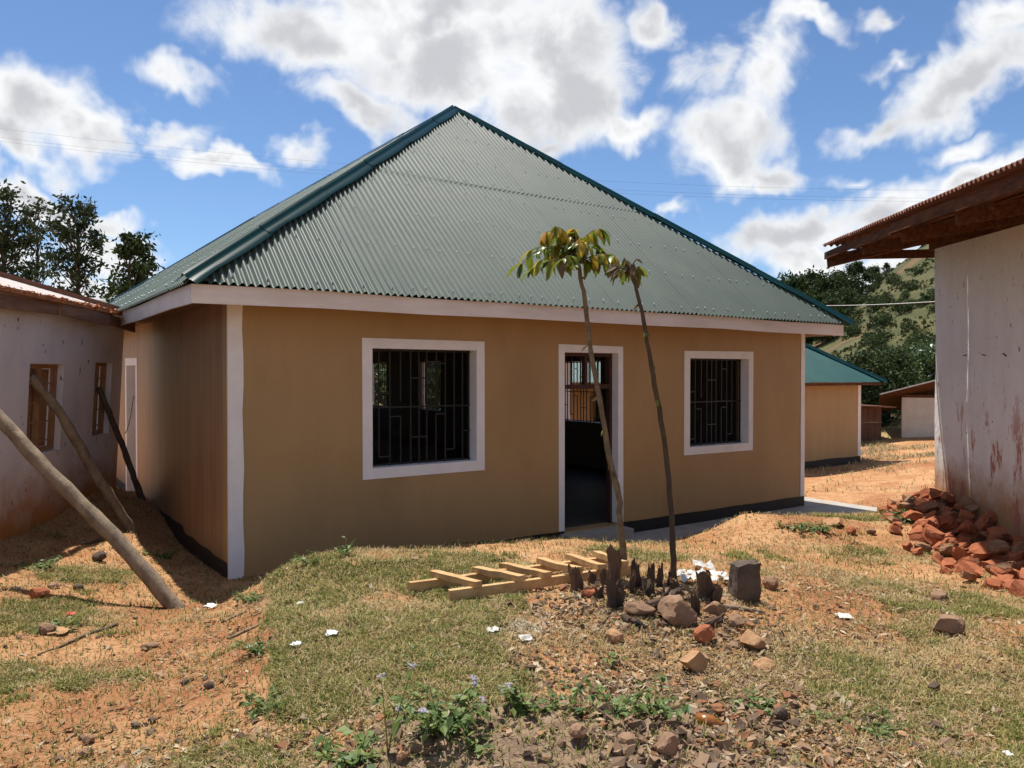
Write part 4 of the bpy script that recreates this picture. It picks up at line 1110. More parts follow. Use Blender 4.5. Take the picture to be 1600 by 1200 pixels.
# ------------------------------------------------------------------ ladder of sawn timber lying on the ground
ld_p = G(790, 915)
lad = empty('ladder', (0, 0, 0), 0, label='rough ladder of sawn timber lying on the turf', cat='ladder')
def gz(px, py, lift):
    p = G(px, py); return Vector((p.x, p.y, zg1(p.x, p.y) + lift))
def plank_bar(a, b, w, h, nm):
    mb = MB(); n = 5
    d = (b - a); side = Vector((-d.y, d.x, 0)).normalized()
    prev = a
    vs = []
    for i in range(n + 1):
        c = a.lerp(b, i / n) + side * random.uniform(-.008, .008) + Vector((0, 0, random.uniform(-.004, .004)))
        ww = w * random.uniform(.9, 1.1) / 2; hh = h * random.uniform(.92, 1.08) / 2
        for sx, sz in ((-1, -1), (1, -1), (1, 1), (-1, 1)): vs.append(c + side * sx * ww + Vector((0, 0, sz * hh)))
    fs = [(i * 4 + k, i * 4 + (k + 1) % 4, (i + 1) * 4 + (k + 1) % 4, (i + 1) * 4 + k) for i in range(n) for k in range(4)] + [(3, 2, 1, 0), (n * 4, n * 4 + 1, n * 4 + 2, n * 4 + 3)]
    mb.add(vs, fs); return mb.build(nm, M['wood'], lad)
ra, rb_ = gz(701, 944, .06), gz(985, 900, .05)
rc, rd = gz(640, 929, .05), gz(950, 884, .05)
plank_bar(ra, rb_, .045, .07, 'rail'); plank_bar(rc, rd, .045, .07, 'rail')
for (t0, t1, ex) in ((.12, .13, (.30, .12)), (.30, .36, (.12, .10)), (.44, .50, (.20, .10)), (.62, .68, (.14, .08)), (.78, .82, (.22, .1)), (.93, .95, (.12, .1))):
    a = rc.lerp(rd, t0 + .02); b = ra.lerp(rb_, t1); d = (b - a)
    a2 = a - d * ex[0]; b2 = b + d * ex[1]
    up = Vector((0, 0, .060)); plank_bar(a2 + up, b2 + up, .065, .045, 'rung')

# ------------------------------------------------------------------ saplings
def leaf_mesh(seed, m, L_=.16, W_=.055):
    rr = random.Random(seed); n = 6; vs = []; fs = []
    curl = rr.uniform(.5, 1.3); tw = rr.uniform(-.5, .5)
    for i in range(n + 1):
        t = i / n; w = W_ * math.sin(math.pi * min(1, t * .93 + .05)) ** .8 / 2 + .001
        x = L_ * (math.sin(curl * t) / curl); z = -L_ * (1 - math.cos(curl * t)) / curl
        dip = .35 * w
        c, s = math.cos(tw * t), math.sin(tw * t)
        for sy in (-1, 0, 1):
            yy = sy * w; zz = dip * abs(sy)
            vs.append((x, yy * c - zz * s, z + yy * s + zz * c))
    for i in range(n):
        for k in range(2): fs.append((i * 3 + k, i * 3 + k + 1, (i + 1) * 3 + k + 1, (i + 1) * 3 + k))
    mb = MB(); mb.add(vs, fs); return mb.mesh('leaf', m, True)
LV = {k: [leaf_mesh(i * 7 + j, M[k], .15 + .02 * i, .052 + .006 * i) for i in range(3)] for j, k in enumerate(('sap_green', 'sap_dark', 'sap_yellow', 'sap_orange', 'sap_brown'))}
def put_leaf(parent, p, az, droop, kind, sc_=1.0, roll=0.0):
    o = link_mesh('leaf', random.choice(LV[kind]), parent)
    o.location = p; o.rotation_euler = Euler((roll, droop, az), 'XYZ'); o.scale = (sc_,) * 3
    return o
def sapling(pix, depth, r0, r1, label, bark, knots):
    pts = [at(x, y, depth) for x, y in pix]
    base = pts[0]; base.z = zg1(base.x, base.y) - .05
    e = empty('sapling', (base.x, base.y, base.z + .05), 0, label=label, cat='sapling')
    o = Vector(e.location)
    fine = []
    for i in range(len(pts) - 1):
        for k in range(4): fine.append(pts[i].lerp(pts[i + 1], k / 4))
    fine.append(pts[-1])
    fine = [p - o + Vector((random.uniform(-1, 1), random.uniform(-1, 1), 0)) * .006 for p in fine]
    n = len(fine)
    mb = MB(); mb.tube(fine, [(r0 + (r1 - r0) * i / (n - 1)) * random.uniform(.93, 1.08) for i in range(n)], 8, True, .04)
    mb.build('trunk', M[bark], e, True)
    return e, fine
s1, f1 = sapling([(976, 890), (971, 830), (966, 770), (953, 722), (936, 620), (922, 540), (911, 455), (904, 412), (901, 380)], 6.45, .030, .013, 'taller leafy sapling with yellow and green drooping leaves', 'sapbark', 0)
tip = f1[-1]
fr_list = []   # fronds: azimuth, elevation, length, kinds
fronds = [(-2.9, .25, .42, 'sap_yellow', 'sap_green'), (-2.5, .05, .46, 'sap_green', 'sap_dark'), (3.0, .55, .34, 'sap_orange', 'sap_yellow'), (2.5, .15, .36, 'sap_yellow', 'sap_brown'),
          (0.1, .25, .36, 'sap_green', 'sap_brown'), (-.5, .35, .34, 'sap_yellow', 'sap_green'), (.6, .15, .34, 'sap_green', 'sap_dark'), (-1.5, .5, .26, 'sap_yellow', 'sap_dark'),
          (1.5, .5, .28, 'sap_orange', 'sap_green'), (2.0, 1.1, .22, 'sap_orange', 'sap_yellow'), (-1.0, 1.2, .20, 'sap_yellow', 'sap_orange'), (-2.0, .2, .36, 'sap_brown', 'sap_green'), (3.1, .9, .34, 'sap_orange', 'sap_yellow'), (-2.7, .8, .36, 'sap_yellow', 'sap_green'), (.2, .8, .36, 'sap_green', 'sap_yellow'), (2.8, -.1, .46, 'sap_green', 'sap_dark'), (-.2, 0, .4, 'sap_green', 'sap_brown')]
for (az, el, ln, k1, k2) in fronds:
    ln *= 1.05; el += .22
    base = f1[-1 - random.randrange(0, 5)]
    mb = MB(); pts = []
    for i in range(7):
        t = i / 6; r = ln * t; z = ln * (math.sin(el) * t - .42 * t * t)
        pts.append(base + Vector((math.cos(az) * r * math.cos(el), math.sin(az) * r * math.cos(el), z)))
    mb.tube(pts, [.006 - .0006 * i for i in range(7)], 5); mb.build('leaf_stalk', M['sapbark'], s1, True)
    for i in range(1, 7):
        for sd in (-1, 1):
            for _ in range(random.choice((1, 1, 2))):
                put_leaf(s1, pts[i], az + sd * random.uniform(.3, 1.4), random.uniform(.1, 1.25), random.choice((k1, k2, 'sap_green', 'sap_green')), random.uniform(.5, 1.0), random.uniform(-.7, .7))
    put_leaf(s1, pts[-1], az, random.uniform(.4, 1.0), k1, 1.0)
for i in range(12, len(f1) - 4, 2):
    for _ in range(random.choice((1, 2, 3))): put_leaf(s1, f1[i], random.uniform(0, 6.3), random.uniform(-.3, .8), random.choice(('sap_brown', 'sap_green', 'sap_brown')), random.uniform(.28, .55), random.uniform(-1, 1))
s2_, f2_ = sapling([(1053, 915), (1052, 860), (1049, 790), (1040, 710), (1030, 640), (1017, 570), (1005, 500), (994, 450), (985, 425)], 6.15, .026, .012, 'shorter dark sapling with a few wilted brown leaves', 'sapbark_dark', 0)
for (az, ln, el) in ((2.9, .16, .4), (-2.6, .14, .2), (.3, .10, .5), (1.4, .12, .9), (-1.2, .12, .8), (2.0, .16, 1.0)):
    base = f2_[-1]; end = base + Vector((math.cos(az) * ln * math.cos(el), math.sin(az) * ln * math.cos(el), math.sin(el) * ln))
    mb = MB(); mb.tube([base, base.lerp(end, .5) + Vector((0, 0, .012)), end], [.006, .005, .004], 5); mb.build('leaf_stalk', M['sapbark_dark'], s2_, True)
    for _ in range(5): put_leaf(s2_, base.lerp(end, random.uniform(.5, 1)), az + random.uniform(-1.4, 1.4), random.uniform(.2, 1.5), random.choice(('sap_brown', 'sap_brown', 'sap_green', 'sap_brown')), random.uniform(.45, .85), random.uniform(-1, 1))
for i in range(14, len(f2_) - 3, 3):
    for _ in range(random.choice((1, 2, 3))): put_leaf(s2_, f2_[i], random.uniform(0, 6.3), random.uniform(-.2, .9), random.choice(('sap_brown', 'sap_green')), random.uniform(.25, .5), random.uniform(-1, 1))

# ------------------------------------------------------------------ weeds
def weed_meshes(seed, h, n_st, spread, leaf=.035, nl=9):
    rr = random.Random(seed); st = MB(); lf = MB(); tips = []
    for s in range(n_st):
        az = rr.uniform(0, 6.3); hh = h * rr.uniform(.45, 1.0); pts = []
        for i in range(6):
            t = i / 5
            pts.append(Vector((math.cos(az) * spread * t ** 1.3 * rr.uniform(.9, 1.1), math.sin(az) * spread * t ** 1.3, hh * t)))
        st.tube(pts, [.003, .0028, .0025, .002, .0018, .0012], 4)
        tips.append(pts[-1])
        for q in range(nl):
            t = rr.uniform(.15, 1); i = min(int(t * 5), 4); b = pts[i].lerp(pts[i + 1], t * 5 - i)
            a2 = rr.uniform(0, 6.3); L_ = leaf * rr.uniform(.6, 1.3); dr = rr.uniform(-.5, .9)
            fx = Vector((math.cos(a2) * math.cos(dr), math.sin(a2) * math.cos(dr), -math.sin(dr))); sd = Vector((-math.sin(a2), math.cos(a2), rr.uniform(-.4, .4))).normalized()
            b0 = b + fx * L_ * .3
            lf.add([b0, b0 + fx * L_ * .45 + sd * L_ * .38, b0 + fx * L_ * 1.1 + Vector((0, 0, -L_ * .2)), b0 + fx * L_ * .45 - sd * L_ * .38, b0 + fx * L_ * .5 + Vector((0, 0, -L_ * .1))], [(0, 4, 1), (1, 4, 2), (2, 4, 3), (3, 4, 0)])
    return st, lf, tips
def weed(px, py, h, n_st, spread, label, seed, leaf=.035, nl=9, flowers=0, group=None):
    p = G(px, py)
    e = empty('weed_plant', (p.x, p.y, zg1(p.x, p.y) - .005), 0, label=label, cat='weed', group=group)
    st, lf, tips = weed_meshes(seed, h, n_st, spread, leaf, nl)
    st.build('stem', M['leaf_weed'], e, True); lf.build('foliage', M['leaf_weed'], e)
    if flowers:
        fb = MB(); rr = random.Random(seed)
        for t in tips[:flowers]:
            for _ in range(7):
                c = t + Vector((rr.uniform(-1, 1), rr.uniform(-1, 1), rr.uniform(-.3, 1))) * .012; r = .006
                fb.add([c + Vector((r, 0, 0)), c + Vector((0, r, 0)), c - Vector((r, 0, 0)), c - Vector((0, r, 0)), c + Vector((0, 0, r)), c - Vector((0, 0, r))], [(0, 1, 4), (1, 2, 4), (2, 3, 4), (3, 0, 4), (1, 0, 5), (2, 1, 5), (3, 2, 5), (0, 3, 5)])
        fb.build('flower', M['flower'], e, kind='stuff')
    return e
weed(690, 1150, .17, 26, .17, 'bushy weed with lilac flowers left of the soil heap', 1, .032, 18, 7)
weed(606, 1188, .36, 2, .10, 'single tall weed stem with lilac flower at the bottom edge', 2, .045, 6, 2)
weed(560, 1192, .08, 14, .14, 'low broad leaved weed at the bottom edge', 3, .04, 7)
weed(500, 1188, .10, 6, .08, 'small leafy weed left of the low broad one', 4, .045, 5)
weed(820, 1118, .16, 9, .09, 'leafy weed behind the soil heap, left of its crest', 5, .035, 9, 2)
weed(880, 1108, .11, 12, .16, 'spreading weed along the crest of the soil heap', 6, .03, 9)
weed(960, 1108, .10, 10, .14, 'weed on the right shoulder of the soil heap', 7, .032, 9)
weed(1025, 1120, .13, 12, .13, 'bright weed in the gravel right of the heap', 8, .038, 9)
weed(420, 1110, .10, 16, .14, 'dark green weed on the bank at the path edge', 9, .03, 12)
weed(400, 1020, .10, 14, .12, 'weed tuft halfway along the bank', 10, .026, 12)
weed(392, 940, .10, 14, .14, 'weed tuft on the bank near the house corner', 11, .03, 12)
weed(958, 1045, .10, 3, .04, 'small broad leaved seedling below the stumps', 12, .045, 4)
weed(1180, 1110, .07, 12, .13, 'low weed in the gravel at right', 13, .03, 9)
weed(1340, 1130, .05, 18, .22, 'flat grey green weed patch on the lower right turf', 14, .026, 12)
weed(1420, 1145, .05, 14, .18, 'flat weed patch right of the grey green one', 15, .026, 12)
weed(1275, 830, .10, 16, .22, 'green weeds along the apron edge', 16, .045, 12)
weed(1240, 828, .09, 10, .2, 'weeds left of the brown block by the apron', 17, .045, 10)
weed(1415, 812, .12, 18, .3, 'green weed clump between apron and brick heap', 18, .05, 14)
weed(540, 872, .16, 8, .12, 'dark weed growing against the front wall', 19, .04, 8)
weed(480, 884, .12, 8, .14, 'low weed by the front wall near the corner', 20, .035, 8)
weed(60, 890, .10, 16, .2, 'green weed patch in the shade of the leaning building', 21, .04, 12)
weed(90, 985, .08, 12, .16, 'green weeds beside the reddish stone at left', 22, .035, 10)
weed(250, 870, .10, 12, .2, 'weeds in the shade along the side wall', 23, .035, 10)
weed(655, 1036, .05, 14, .16, 'bluish low herb patch in the middle of the turf', 24, .022, 12)
weed(740, 1185, .07, 8, .08, 'small weed at the left foot of the soil heap', 25, .03, 8)

# ------------------------------------------------------------------ small litter things
def scrap(px, py, wpx, label, m='paper', nm='paper_scrap', cat='litter', hp_=.35, seed=0):
    rr = random.Random(seed + px); p = G(px, py); s = p.y / F * wpx * .8
    n = 4; vs = []; fs = []
    for i in range(n + 1):
        for j in range(n + 1):
            vs.append(((i / n - .5) * s + rr.uniform(-.1, .1) * s, (j / n - .5) * s * 1.2 + rr.uniform(-.1, .1) * s, .008 + rr.uniform(0, hp_) * s * .6))
    for i in range(n):
        for j in range(n): fs.append((i * (n + 1) + j, (i + 1) * (n + 1) + j, (i + 1) * (n + 1) + j + 1, i * (n + 1) + j + 1))
    mb = MB(); mb.add(vs, fs); o = mb.build(nm, M[m], None, label=label, cat=cat); o.location = (p.x, p.y, zg1(p.x, p.y) + .012); return o
scrap(519, 998, 24, 'crumpled white paper on the green turf', seed=1)
scrap(463, 1014, 17, 'smaller white paper scrap left of the crumpled one', seed=2)
scrap(470, 948, 12, 'bluish white scrap high on the turf', seed=3)
scrap(822, 1004, 26, 'white lime lump in the ash patch', 'ash', 'lime_lump', 'litter', .5, 4)
scrap(770, 992, 22, 'pale lime lump left of the white one', 'ash', 'lime_lump', 'litter', .4, 5)
scrap(330, 952, 20, 'white stick of litter by the log\'s foot', seed=6)
scrap(390, 1018, 10, 'white rag on the bank', seed=7)
scrap(95, 992, 36, 'pale flat cardboard piece beside the reddish stone', 'rock_orange', 'cardboard', 'litter', .12, 8)
scrap(108, 965, 20, 'red plastic scrap in the grass at left', 'red', 'plastic_scrap', 'litter', .2, 9)
scrap(1318, 968, 26, 'pale flat chip on the worn path', 'ash', 'chip', 'litter', .15, 10)
scrap(1155, 890, 12, 'white scrap behind the upright stone block', seed=11)
scrap(1575, 1186, 14, 'white stick at the lower right corner', seed=12)
for k, (px, py, w) in enumerate(((1090, 905, 34), (1075, 912, 30), (1110, 915, 36), (1125, 905, 28), (1140, 915, 26), (1100, 893, 34), (1065, 902, 24))):
    scrap(px, py, w, 'crumpled white sack piece in the rubbish behind the wide stump', 'ash', 'sack_scrap', 'litter', .7, 20 + k)['group'] = 'white rubbish behind the stumps'
# amber bottle
p = G(1108, 1136); mb = MB()
prof = [(0, .012), (.01, .028), (.06, .03), (.085, .026), (.10, .012), (.135, .011)]
mb.tube([Vector((x, 0, 0)) for x, r in prof], [r for x, r in prof], 12)
o = mb.build('bottle', M['amber'], None, True, label='amber glass bottle lying in the gravel', cat='bottle'); o.location = (p.x - .06, p.y, zg1(p.x, p.y) + .03); o.rotation_euler = (0, .1, -.3)
# sticks, and one dark strip put in for the log prop's shadow
for k, (a, b, r, lb_) in enumerate((((120, 1150), (100, 1166), .006, 'short pale stick on the path at lower left'), ((183, 977), (60, 1028), .011, 'long dark strip standing in for the log prop shadow across the grass at left'),
                                  ((180, 838), (128, 852), .018, 'dark branch between the two log props'), ((985, 918), (880, 940), .012, 'pale branch reaching from the stumps toward the ladder'),
                                  ((1130, 950), (1195, 960), .016, 'pale stick in front of the upright stone block'), ((1432, 935), (1500, 950), .008, 'pale twig in front of the brick heap'),
                                  ((1280, 1085), (1300, 1060), .006, 'thin twig on the lower right turf'), ((360, 1000), (410, 975), .010, 'brown root along the bank'), ((345, 976), (385, 958), .010, 'pale peeled stick beside the log\'s foot'))):
    A, B_ = G(*a), G(*b); c = A.lerp(B_, .5); mb = MB()
    P_ = [A.lerp(B_, t) for t in (0, .25, .5, .75, 1)]
    mb.tube([Vector((q.x - c.x + random.uniform(-.01, .01), q.y - c.y, zg1(q.x, q.y) - c.z + r * .8)) for q in P_], [r, r * 1.1, r, r * .8, r * .5], 6)
    o = mb.build('stick', M['log' if k not in (1, 2) else 'dark_log'], None, True, label=lb_, cat='stick'); o.location = c

# ------------------------------------------------------------------ ground cover (uncountable)
def in_house(x, y):
    dx, dy = x - HA.x, y - HA.y
    u = dx * D1.x + dy * D1.y; v = dx * D2.x + dy * D2.y
    a = (u > -.0) & (u < HW + .0) & (v > 0)
    b = (u > DOOR[1] - .2) & (u < HW + .85) & (v > -1.15)
    cx, cy = x - CR.x, y - CR.y
    c = (cx * RY.x + cy * RY.y > 0) & (cx * RX.x + cy * RX.y > 0)
    lx, ly = x - CL.x, y - CL.y
    s = lx * LX.x + ly * LX.y; nrm = lx * (-LX.y) + ly * LX.x
    d = (nrm < 0) & (s > 0)
    return a | b | c | d
def scatter(n, near=2.6, far=13.0, w=lambda x, y: 1.0, power=1.0):
    """points spread over the ground in view, thinning with distance"""
    out = []
    got = 0
    while got < n:
        k = 60000
        yy = near * (far / near) ** rng.random(k) ** power
        xx = (rng.random(k) * 2 - 1) * yy * .74
        keep = (rng.random(k) < w(xx, yy)) & ~in_house(xx, yy)
        out.append(np.stack([xx[keep], yy[keep]], 1)); got += keep.sum()
    return np.concatenate(out)[:n]
def pick(cols, n, wts=None):
    c = np.array(cols); return c[rng.choice(len(c), n, p=wts)] * (1 + rng.uniform(-.18, .18, (n, 1)))
def turf_w(x, y):
    g, gr, a = masks(x, y)
    nz = fbm(x * 2.2, y * 2.2, 4, 31)
    fine = fbm(x * 9, y * 9, 2, 77)
    v = sstep(g + (nz - .5) * 1.6, .38, .78) * (.18 + 1.1 * sstep(fine, .36, .60))
    return np.clip(v * (1 - gr * .85) * (1 - a * .6) + .035, 0, 1)
def blades(n, wfun, hmin, hmax, wid, cols, wts, lay, near=2.7, far=13.0):
    P2 = scatter(n, near, far, wfun)
    z = zg(P2[:, 0], P2[:, 1])
    az = rng.random(n) * 2 * np.pi; h = rng.uniform(hmin, hmax, n) * (0.8 + .05 * P2[:, 1])
    tilt = np.clip(rng.normal(lay, .35, n), .05, 1.5)
    wv = wid * (0.7 + .13 * P2[:, 1])
    dirx, diry = np.cos(az), np.sin(az)
    b = np.stack([P2[:, 0], P2[:, 1], z - .004], 1)
    side = np.stack([-diry, dirx, np.zeros(n)], 1) * (wv / 2)[:, None]
    mid = b + np.stack([dirx * np.sin(tilt * .6) * h * .5, diry * np.sin(tilt * .6) * h * .5, np.cos(tilt * .6) * h * .5], 1)
    tip_ = mid + np.stack([dirx * np.sin(tilt * 1.25) * h * .5, diry * np.sin(tilt * 1.25) * h * .5, np.maximum(np.cos(tilt * 1.25), -.3) * h * .5], 1)
    V = np.stack([b - side, b + side, mid + side * .8, mid - side * .8, tip_], 1).reshape(-1, 3)
    i0 = np.arange(n) * 5
    T3 = np.concatenate([np.stack([i0, i0 + 1, i0 + 2], 1), np.stack([i0, i0 + 2, i0 + 3], 1), np.stack([i0 + 3, i0 + 2, i0 + 4], 1)])
    c = np.repeat(pick(cols, n, wts), 5, 0)
    return V, T3, np.clip(c, 0, 1)
M['blade'] = tone_mat('grass_blades', .8, .3, .2, 6, .2)
M['litter'] = tone_mat('leaf_litter', .85, .1)
M['pebble'] = tone_mat('pebbles', .9, 0, .2, 30, .3)
V, T3, c = blades(190000, turf_w, .020, .060, .0046, [(.17, .21, .042), (.25, .255, .06), (.43, .35, .13), (.56, .45, .21), (.09, .135, .03)], [.26, .25, .24, .13, .12], .95)
link_mesh('grass', np_mesh('grass', V, T3, M['blade'], c), kind='stuff', label='short worn turf of green and straw coloured blades')
dry_w = lambda x, y: np.clip(.035 + .8 * sstep(masks(x, y)[0] + (fbm(x * 1.7, y * 1.7, 4, 51) - .5) * 1.6, .12, .65), 0, 1) * (1 - .8 * sstep(heap(x, y), .05, .3))
V, T3, c = blades(80000, dry_w, .025, .085, .0036, [(.60, .46, .23), (.48, .34, .16), (.68, .55, .32), (.30, .20, .10)], [.35, .3, .2, .15], 1.35)
link_mesh('dry_straw', np_mesh('dry_straw', V, T3, M['blade'], c), kind='stuff', label='dry straw lying over the bare earth')
yard_w = lambda x, y: ((x / y > .3) & (x / y < .75)) * (.05 + .95 * sstep(y + 6 * (fbm(x * .5, y * .5, 3, 15) - .5), 21, 26)) * sstep(fbm(x * 1.1, y * 1.1, 3, 16), .35, .6)
V, T3, c = blades(14000, yard_w, .04, .10, .006, [(.55, .44, .24), (.40, .30, .15), (.62, .54, .38), (.24, .24, .07)], [.35, .25, .2, .2], 1.0, 13.0, 34.0)
link_mesh('yard_grass', np_mesh('yard_grass', V, T3, M['blade'], c), kind='stuff', label='dry grass and chippings on the far yard')
# litter chips
def lit_w(x, y):
    q = np.exp(-(((x - .9) / 1.5) ** 2 + ((y - 4.7) / 1.3) ** 2)) + .8 * np.exp(-(((x - 3.2) / .7) ** 2 + ((y - 6.4) / 1.0) ** 2)) + .45 * np.exp(-(((x + 2.0) / .3) ** 2 + ((y - 5.6) / 1.4) ** 2)) + .3 * np.exp(-(((x + .9) / .6) ** 2 + ((y - 3.2) / .45) ** 2)) + .4 * np.exp(-(((x + 1.3) / .5) ** 2 + ((y - 3.3) / .5) ** 2))
    return np.clip(.04 + q * (.3 + 1.2 * sstep(fbm(x * 3, y * 3, 3, 91), .4, .65)), 0, 1) * (1 - .85 * sstep(heap(x, y), .05, .3))
n = 24000
P2 = scatter(n, 2.7, 11, lit_w); z = zg(P2[:, 0], P2[:, 1]) + .006
az = rng.random(n) * 6.283; Ls = np.minimum(rng.gamma(1.7, .0068, n) + .005, .034); Ws = Ls * rng.uniform(.25, .6, n)
tl = rng.normal(0, .35, n); tr_ = rng.normal(0, .35, n)
ax_ = np.stack([np.cos(az), np.sin(az), np.sin(tl)], 1) * Ls[:, None]; sd = np.stack([-np.sin(az), np.cos(az), np.sin(tr_)], 1) * Ws[:, None]
b = np.stack([P2[:, 0], P2[:, 1], z + np.abs(np.sin(tl)) * Ls * .7], 1)
V = np.stack([b - ax_, b + sd * .8 + np.array([0, 0, .004]), b + ax_, b - sd * .8 + np.array([0, 0, .004])], 1).reshape(-1, 3)
i0 = np.arange(n) * 4
T3 = np.concatenate([np.stack([i0, i0 + 3, i0 + 2], 1), np.stack([i0, i0 + 2, i0 + 1], 1)])
c = np.repeat(pick([(.46, .33, .19), (.33, .21, .11), (.56, .46, .32), (.20, .12, .07), (.40, .22, .11)], n, [.28, .27, .16, .17, .12]), 4, 0)
link_mesh('leaf_litter', np_mesh('leaf_litter', V, T3, M['litter'], np.clip(c, 0, 1)), kind='stuff', label='dry leaf and bark litter over the earth')
# pebbles and gravel
def peb_w(x, y):
    g, gr, a = masks(x, y)
    return np.clip(.006 + .95 * gr + .12 * np.exp(-(((x + 1.3) / .6) ** 2 + ((y - 3.2) / .5) ** 2)) + .9 * np.exp(-(((x - 1.0) / .7) ** 2 + ((y - 5.2) / .55) ** 2)) + .008 * (1 - g), 0, 1) * (1 - .88 * sstep(heap(x, y), .10, .4) * (1 - sstep(x, .15, .6)))
ico = np.array([(x, y, z) for z in (-1, 1) for y in (-1, 1) for x in (-1, 1)]) * .62
icf = np.array([(0, 2, 3), (0, 3, 1), (4, 5, 7), (4, 7, 6), (0, 1, 5), (0, 5, 4), (2, 6, 7), (2, 7, 3), (0, 4, 6), (0, 6, 2), (1, 3, 7), (1, 7, 5)])
n = 9500
P2 = scatter(n, 2.6, 11, peb_w); z = zg(P2[:, 0], P2[:, 1])
rad = np.clip(rng.gamma(1.3, .0045, n) + .003, 0, .027)
sc3 = rad[:, None] * rng.uniform(.65, 1.35, (n, 3)) * np.array([1.1, 1.1, .75])
az = rng.random(n) * 6.283
pv = (ico[None] + rng.uniform(-.42, .42, (n, 8, 3))) * sc3[:, None, :] * 1.15
tx = rng.normal(0, .5, (n, 1)); py_, pz_ = pv[..., 1].copy(), pv[..., 2].copy()
pv[..., 1] = py_ * np.cos(tx) - pz_ * np.sin(tx); pv[..., 2] = py_ * np.sin(tx) + pz_ * np.cos(tx)
xr = pv[..., 0] * np.cos(az)[:, None] - pv[..., 1] * np.sin(az)[:, None]; yr = pv[..., 0] * np.sin(az)[:, None] + pv[..., 1] * np.cos(az)[:, None]
V = np.stack([xr + P2[:, 0, None], yr + P2[:, 1, None], pv[..., 2] + (z + rad * .35)[:, None]], -1).reshape(-1, 3)
T3 = (icf[None] + (np.arange(n) * 8)[:, None, None]).reshape(-1, 3)
c = np.repeat(pick([(.22, .14, .09), (.31, .20, .125), (.13, .085, .06), (.38, .28, .19), (.29, .13, .065)], n, [.3, .25, .23, .10, .12]), 8, 0)
link_mesh('gravel', np_mesh('gravel', V, T3, M['pebble'], np.clip(c, 0, 1)), kind='stuff', label='gravel and crumbled stone on the soil heap and around')

# ------------------------------------------------------------------ far land
M['hill'] = pmat('hillside_grass', (0.055, 0.062, 0.021), (0.100, 0.090, 0.034), .35, 0.95, 0.35, .9, c3=(0.16, 0.085, 0.042), s3=.12, t3=(0.54, 0.66))
M['far_hill'] = pmat('far_hill_hazed', (0.16, 0.17, 0.13), (0.24, 0.22, 0.16), .02, 0.95, c3=(0.10, 0.12, 0.09), s3=.03, t3=(0.5, 0.65))  # pale grey-green: some haze put into the scrub colour
def hill_z(x, y):
    # a spur on the right: crest falls to the left
    x = np.asarray(x, float); y = np.asarray(y, float)
    foot = sstep(y, 42, 125)
    crest = 4.0 + 20.0 * sstep(x / np.maximum(y, 1), .30, .60) + 3.5 * sstep(x / np.maximum(y, 1), .45, .8)
    return foot * crest + (fbm(x * .06, y * .06, 4, 5) - .5) * 3.0 * foot
hx = np.linspace(5, 190, 120); hy = np.linspace(38, 175, 90)
HX, HY = np.meshgrid(hx, hy); HZ = hill_z(HX, HY) * (1 - .35 * sstep(HY, 130, 175)) - .4 + .8 * sstep(HY, 38, 46) - 3 * (1 - sstep(HX, 5, 25))
ii = np.arange(HX.size).reshape(HX.shape)
TT = np.stack([ii[:-1, :-1].ravel(), ii[:-1, 1:].ravel(), ii[1:, 1:].ravel(), ii[1:, :-1].ravel()], 1)
link_mesh('hillside', np_mesh('hillside', np.stack([HX.ravel(), HY.ravel(), HZ.ravel()], 1), TT, M['hill'], None, True), kind='structure', label='grassy hillside with scattered shrubs')
n = 60000
hxr = rng.random(n) * 150 + 12; hyr = 50 + rng.random(n) * 90
hzr = hill_z(hxr, hyr) * (1 - .35 * sstep(hyr, 130, 175)) + .3
kp = fbm(hxr * .22, hyr * .22, 3, 44) + .15 * np.sin(hzr * 2.2) > .5
hxr, hyr, hzr = hxr[kp], hyr[kp], hzr[kp]; n = len(hxr)
az = rng.random(n) * 6.283; sz = rng.uniform(.12, .42, n)
bb = np.stack([hxr, hyr, hzr], 1); sdv = np.stack([np.cos(az), np.sin(az), np.zeros(n)], 1) * (sz * .6)[:, None]
upv_ = np.stack([rng.normal(0, .25, n), rng.normal(0, .25, n), np.ones(n)], 1) * sz[:, None]
Vh = np.stack([bb - sdv, bb + sdv, bb + sdv * .5 + upv_, bb - sdv * .7 + upv_ * .8], 1).reshape(-1, 3)
ch = np.repeat(pick([(.07, .09, .026), (.12, .12, .038), (.19, .15, .065), (.045, .066, .02)], n, [.32, .28, .2, .2]), 4, 0)
link_mesh('hillside_scrub', np_mesh('hillside_scrub', Vh, np.arange(n * 4).reshape(-1, 4), M['blade'], np.clip(ch, 0, 1)), kind='stuff', label='rough scrub and tall grass over the hillside')
def hz1(x, y): return float(hill_z(np.array([x]), np.array([y]))[0] * (1 - .35 * sstep(np.array([y]), 130, 175))[0]) + .3
fx = np.linspace(-900, 250, 150); fy = np.linspace(520, 1000, 40)
FX, FY = np.meshgrid(fx, fy)
FZ = sstep(FY, 520, 700) * (52 + 30 * (fbm(FX * .006, FY * .004, 4, 13) - .3) + 28 * sstep(-FX, 280, 620))
ii = np.arange(FX.size).reshape(FX.shape)
TT = np.stack([ii[:-1, :-1].ravel(), ii[:-1, 1:].ravel(), ii[1:, 1:].ravel(), ii[1:, :-1].ravel()], 1)
link_mesh('far_hills', np_mesh('far_hills', np.stack([FX.ravel(), FY.ravel(), FZ.ravel()], 1), TT, M['far_hill'], None, True), kind='structure', label='distant hills with haze put into their colour')

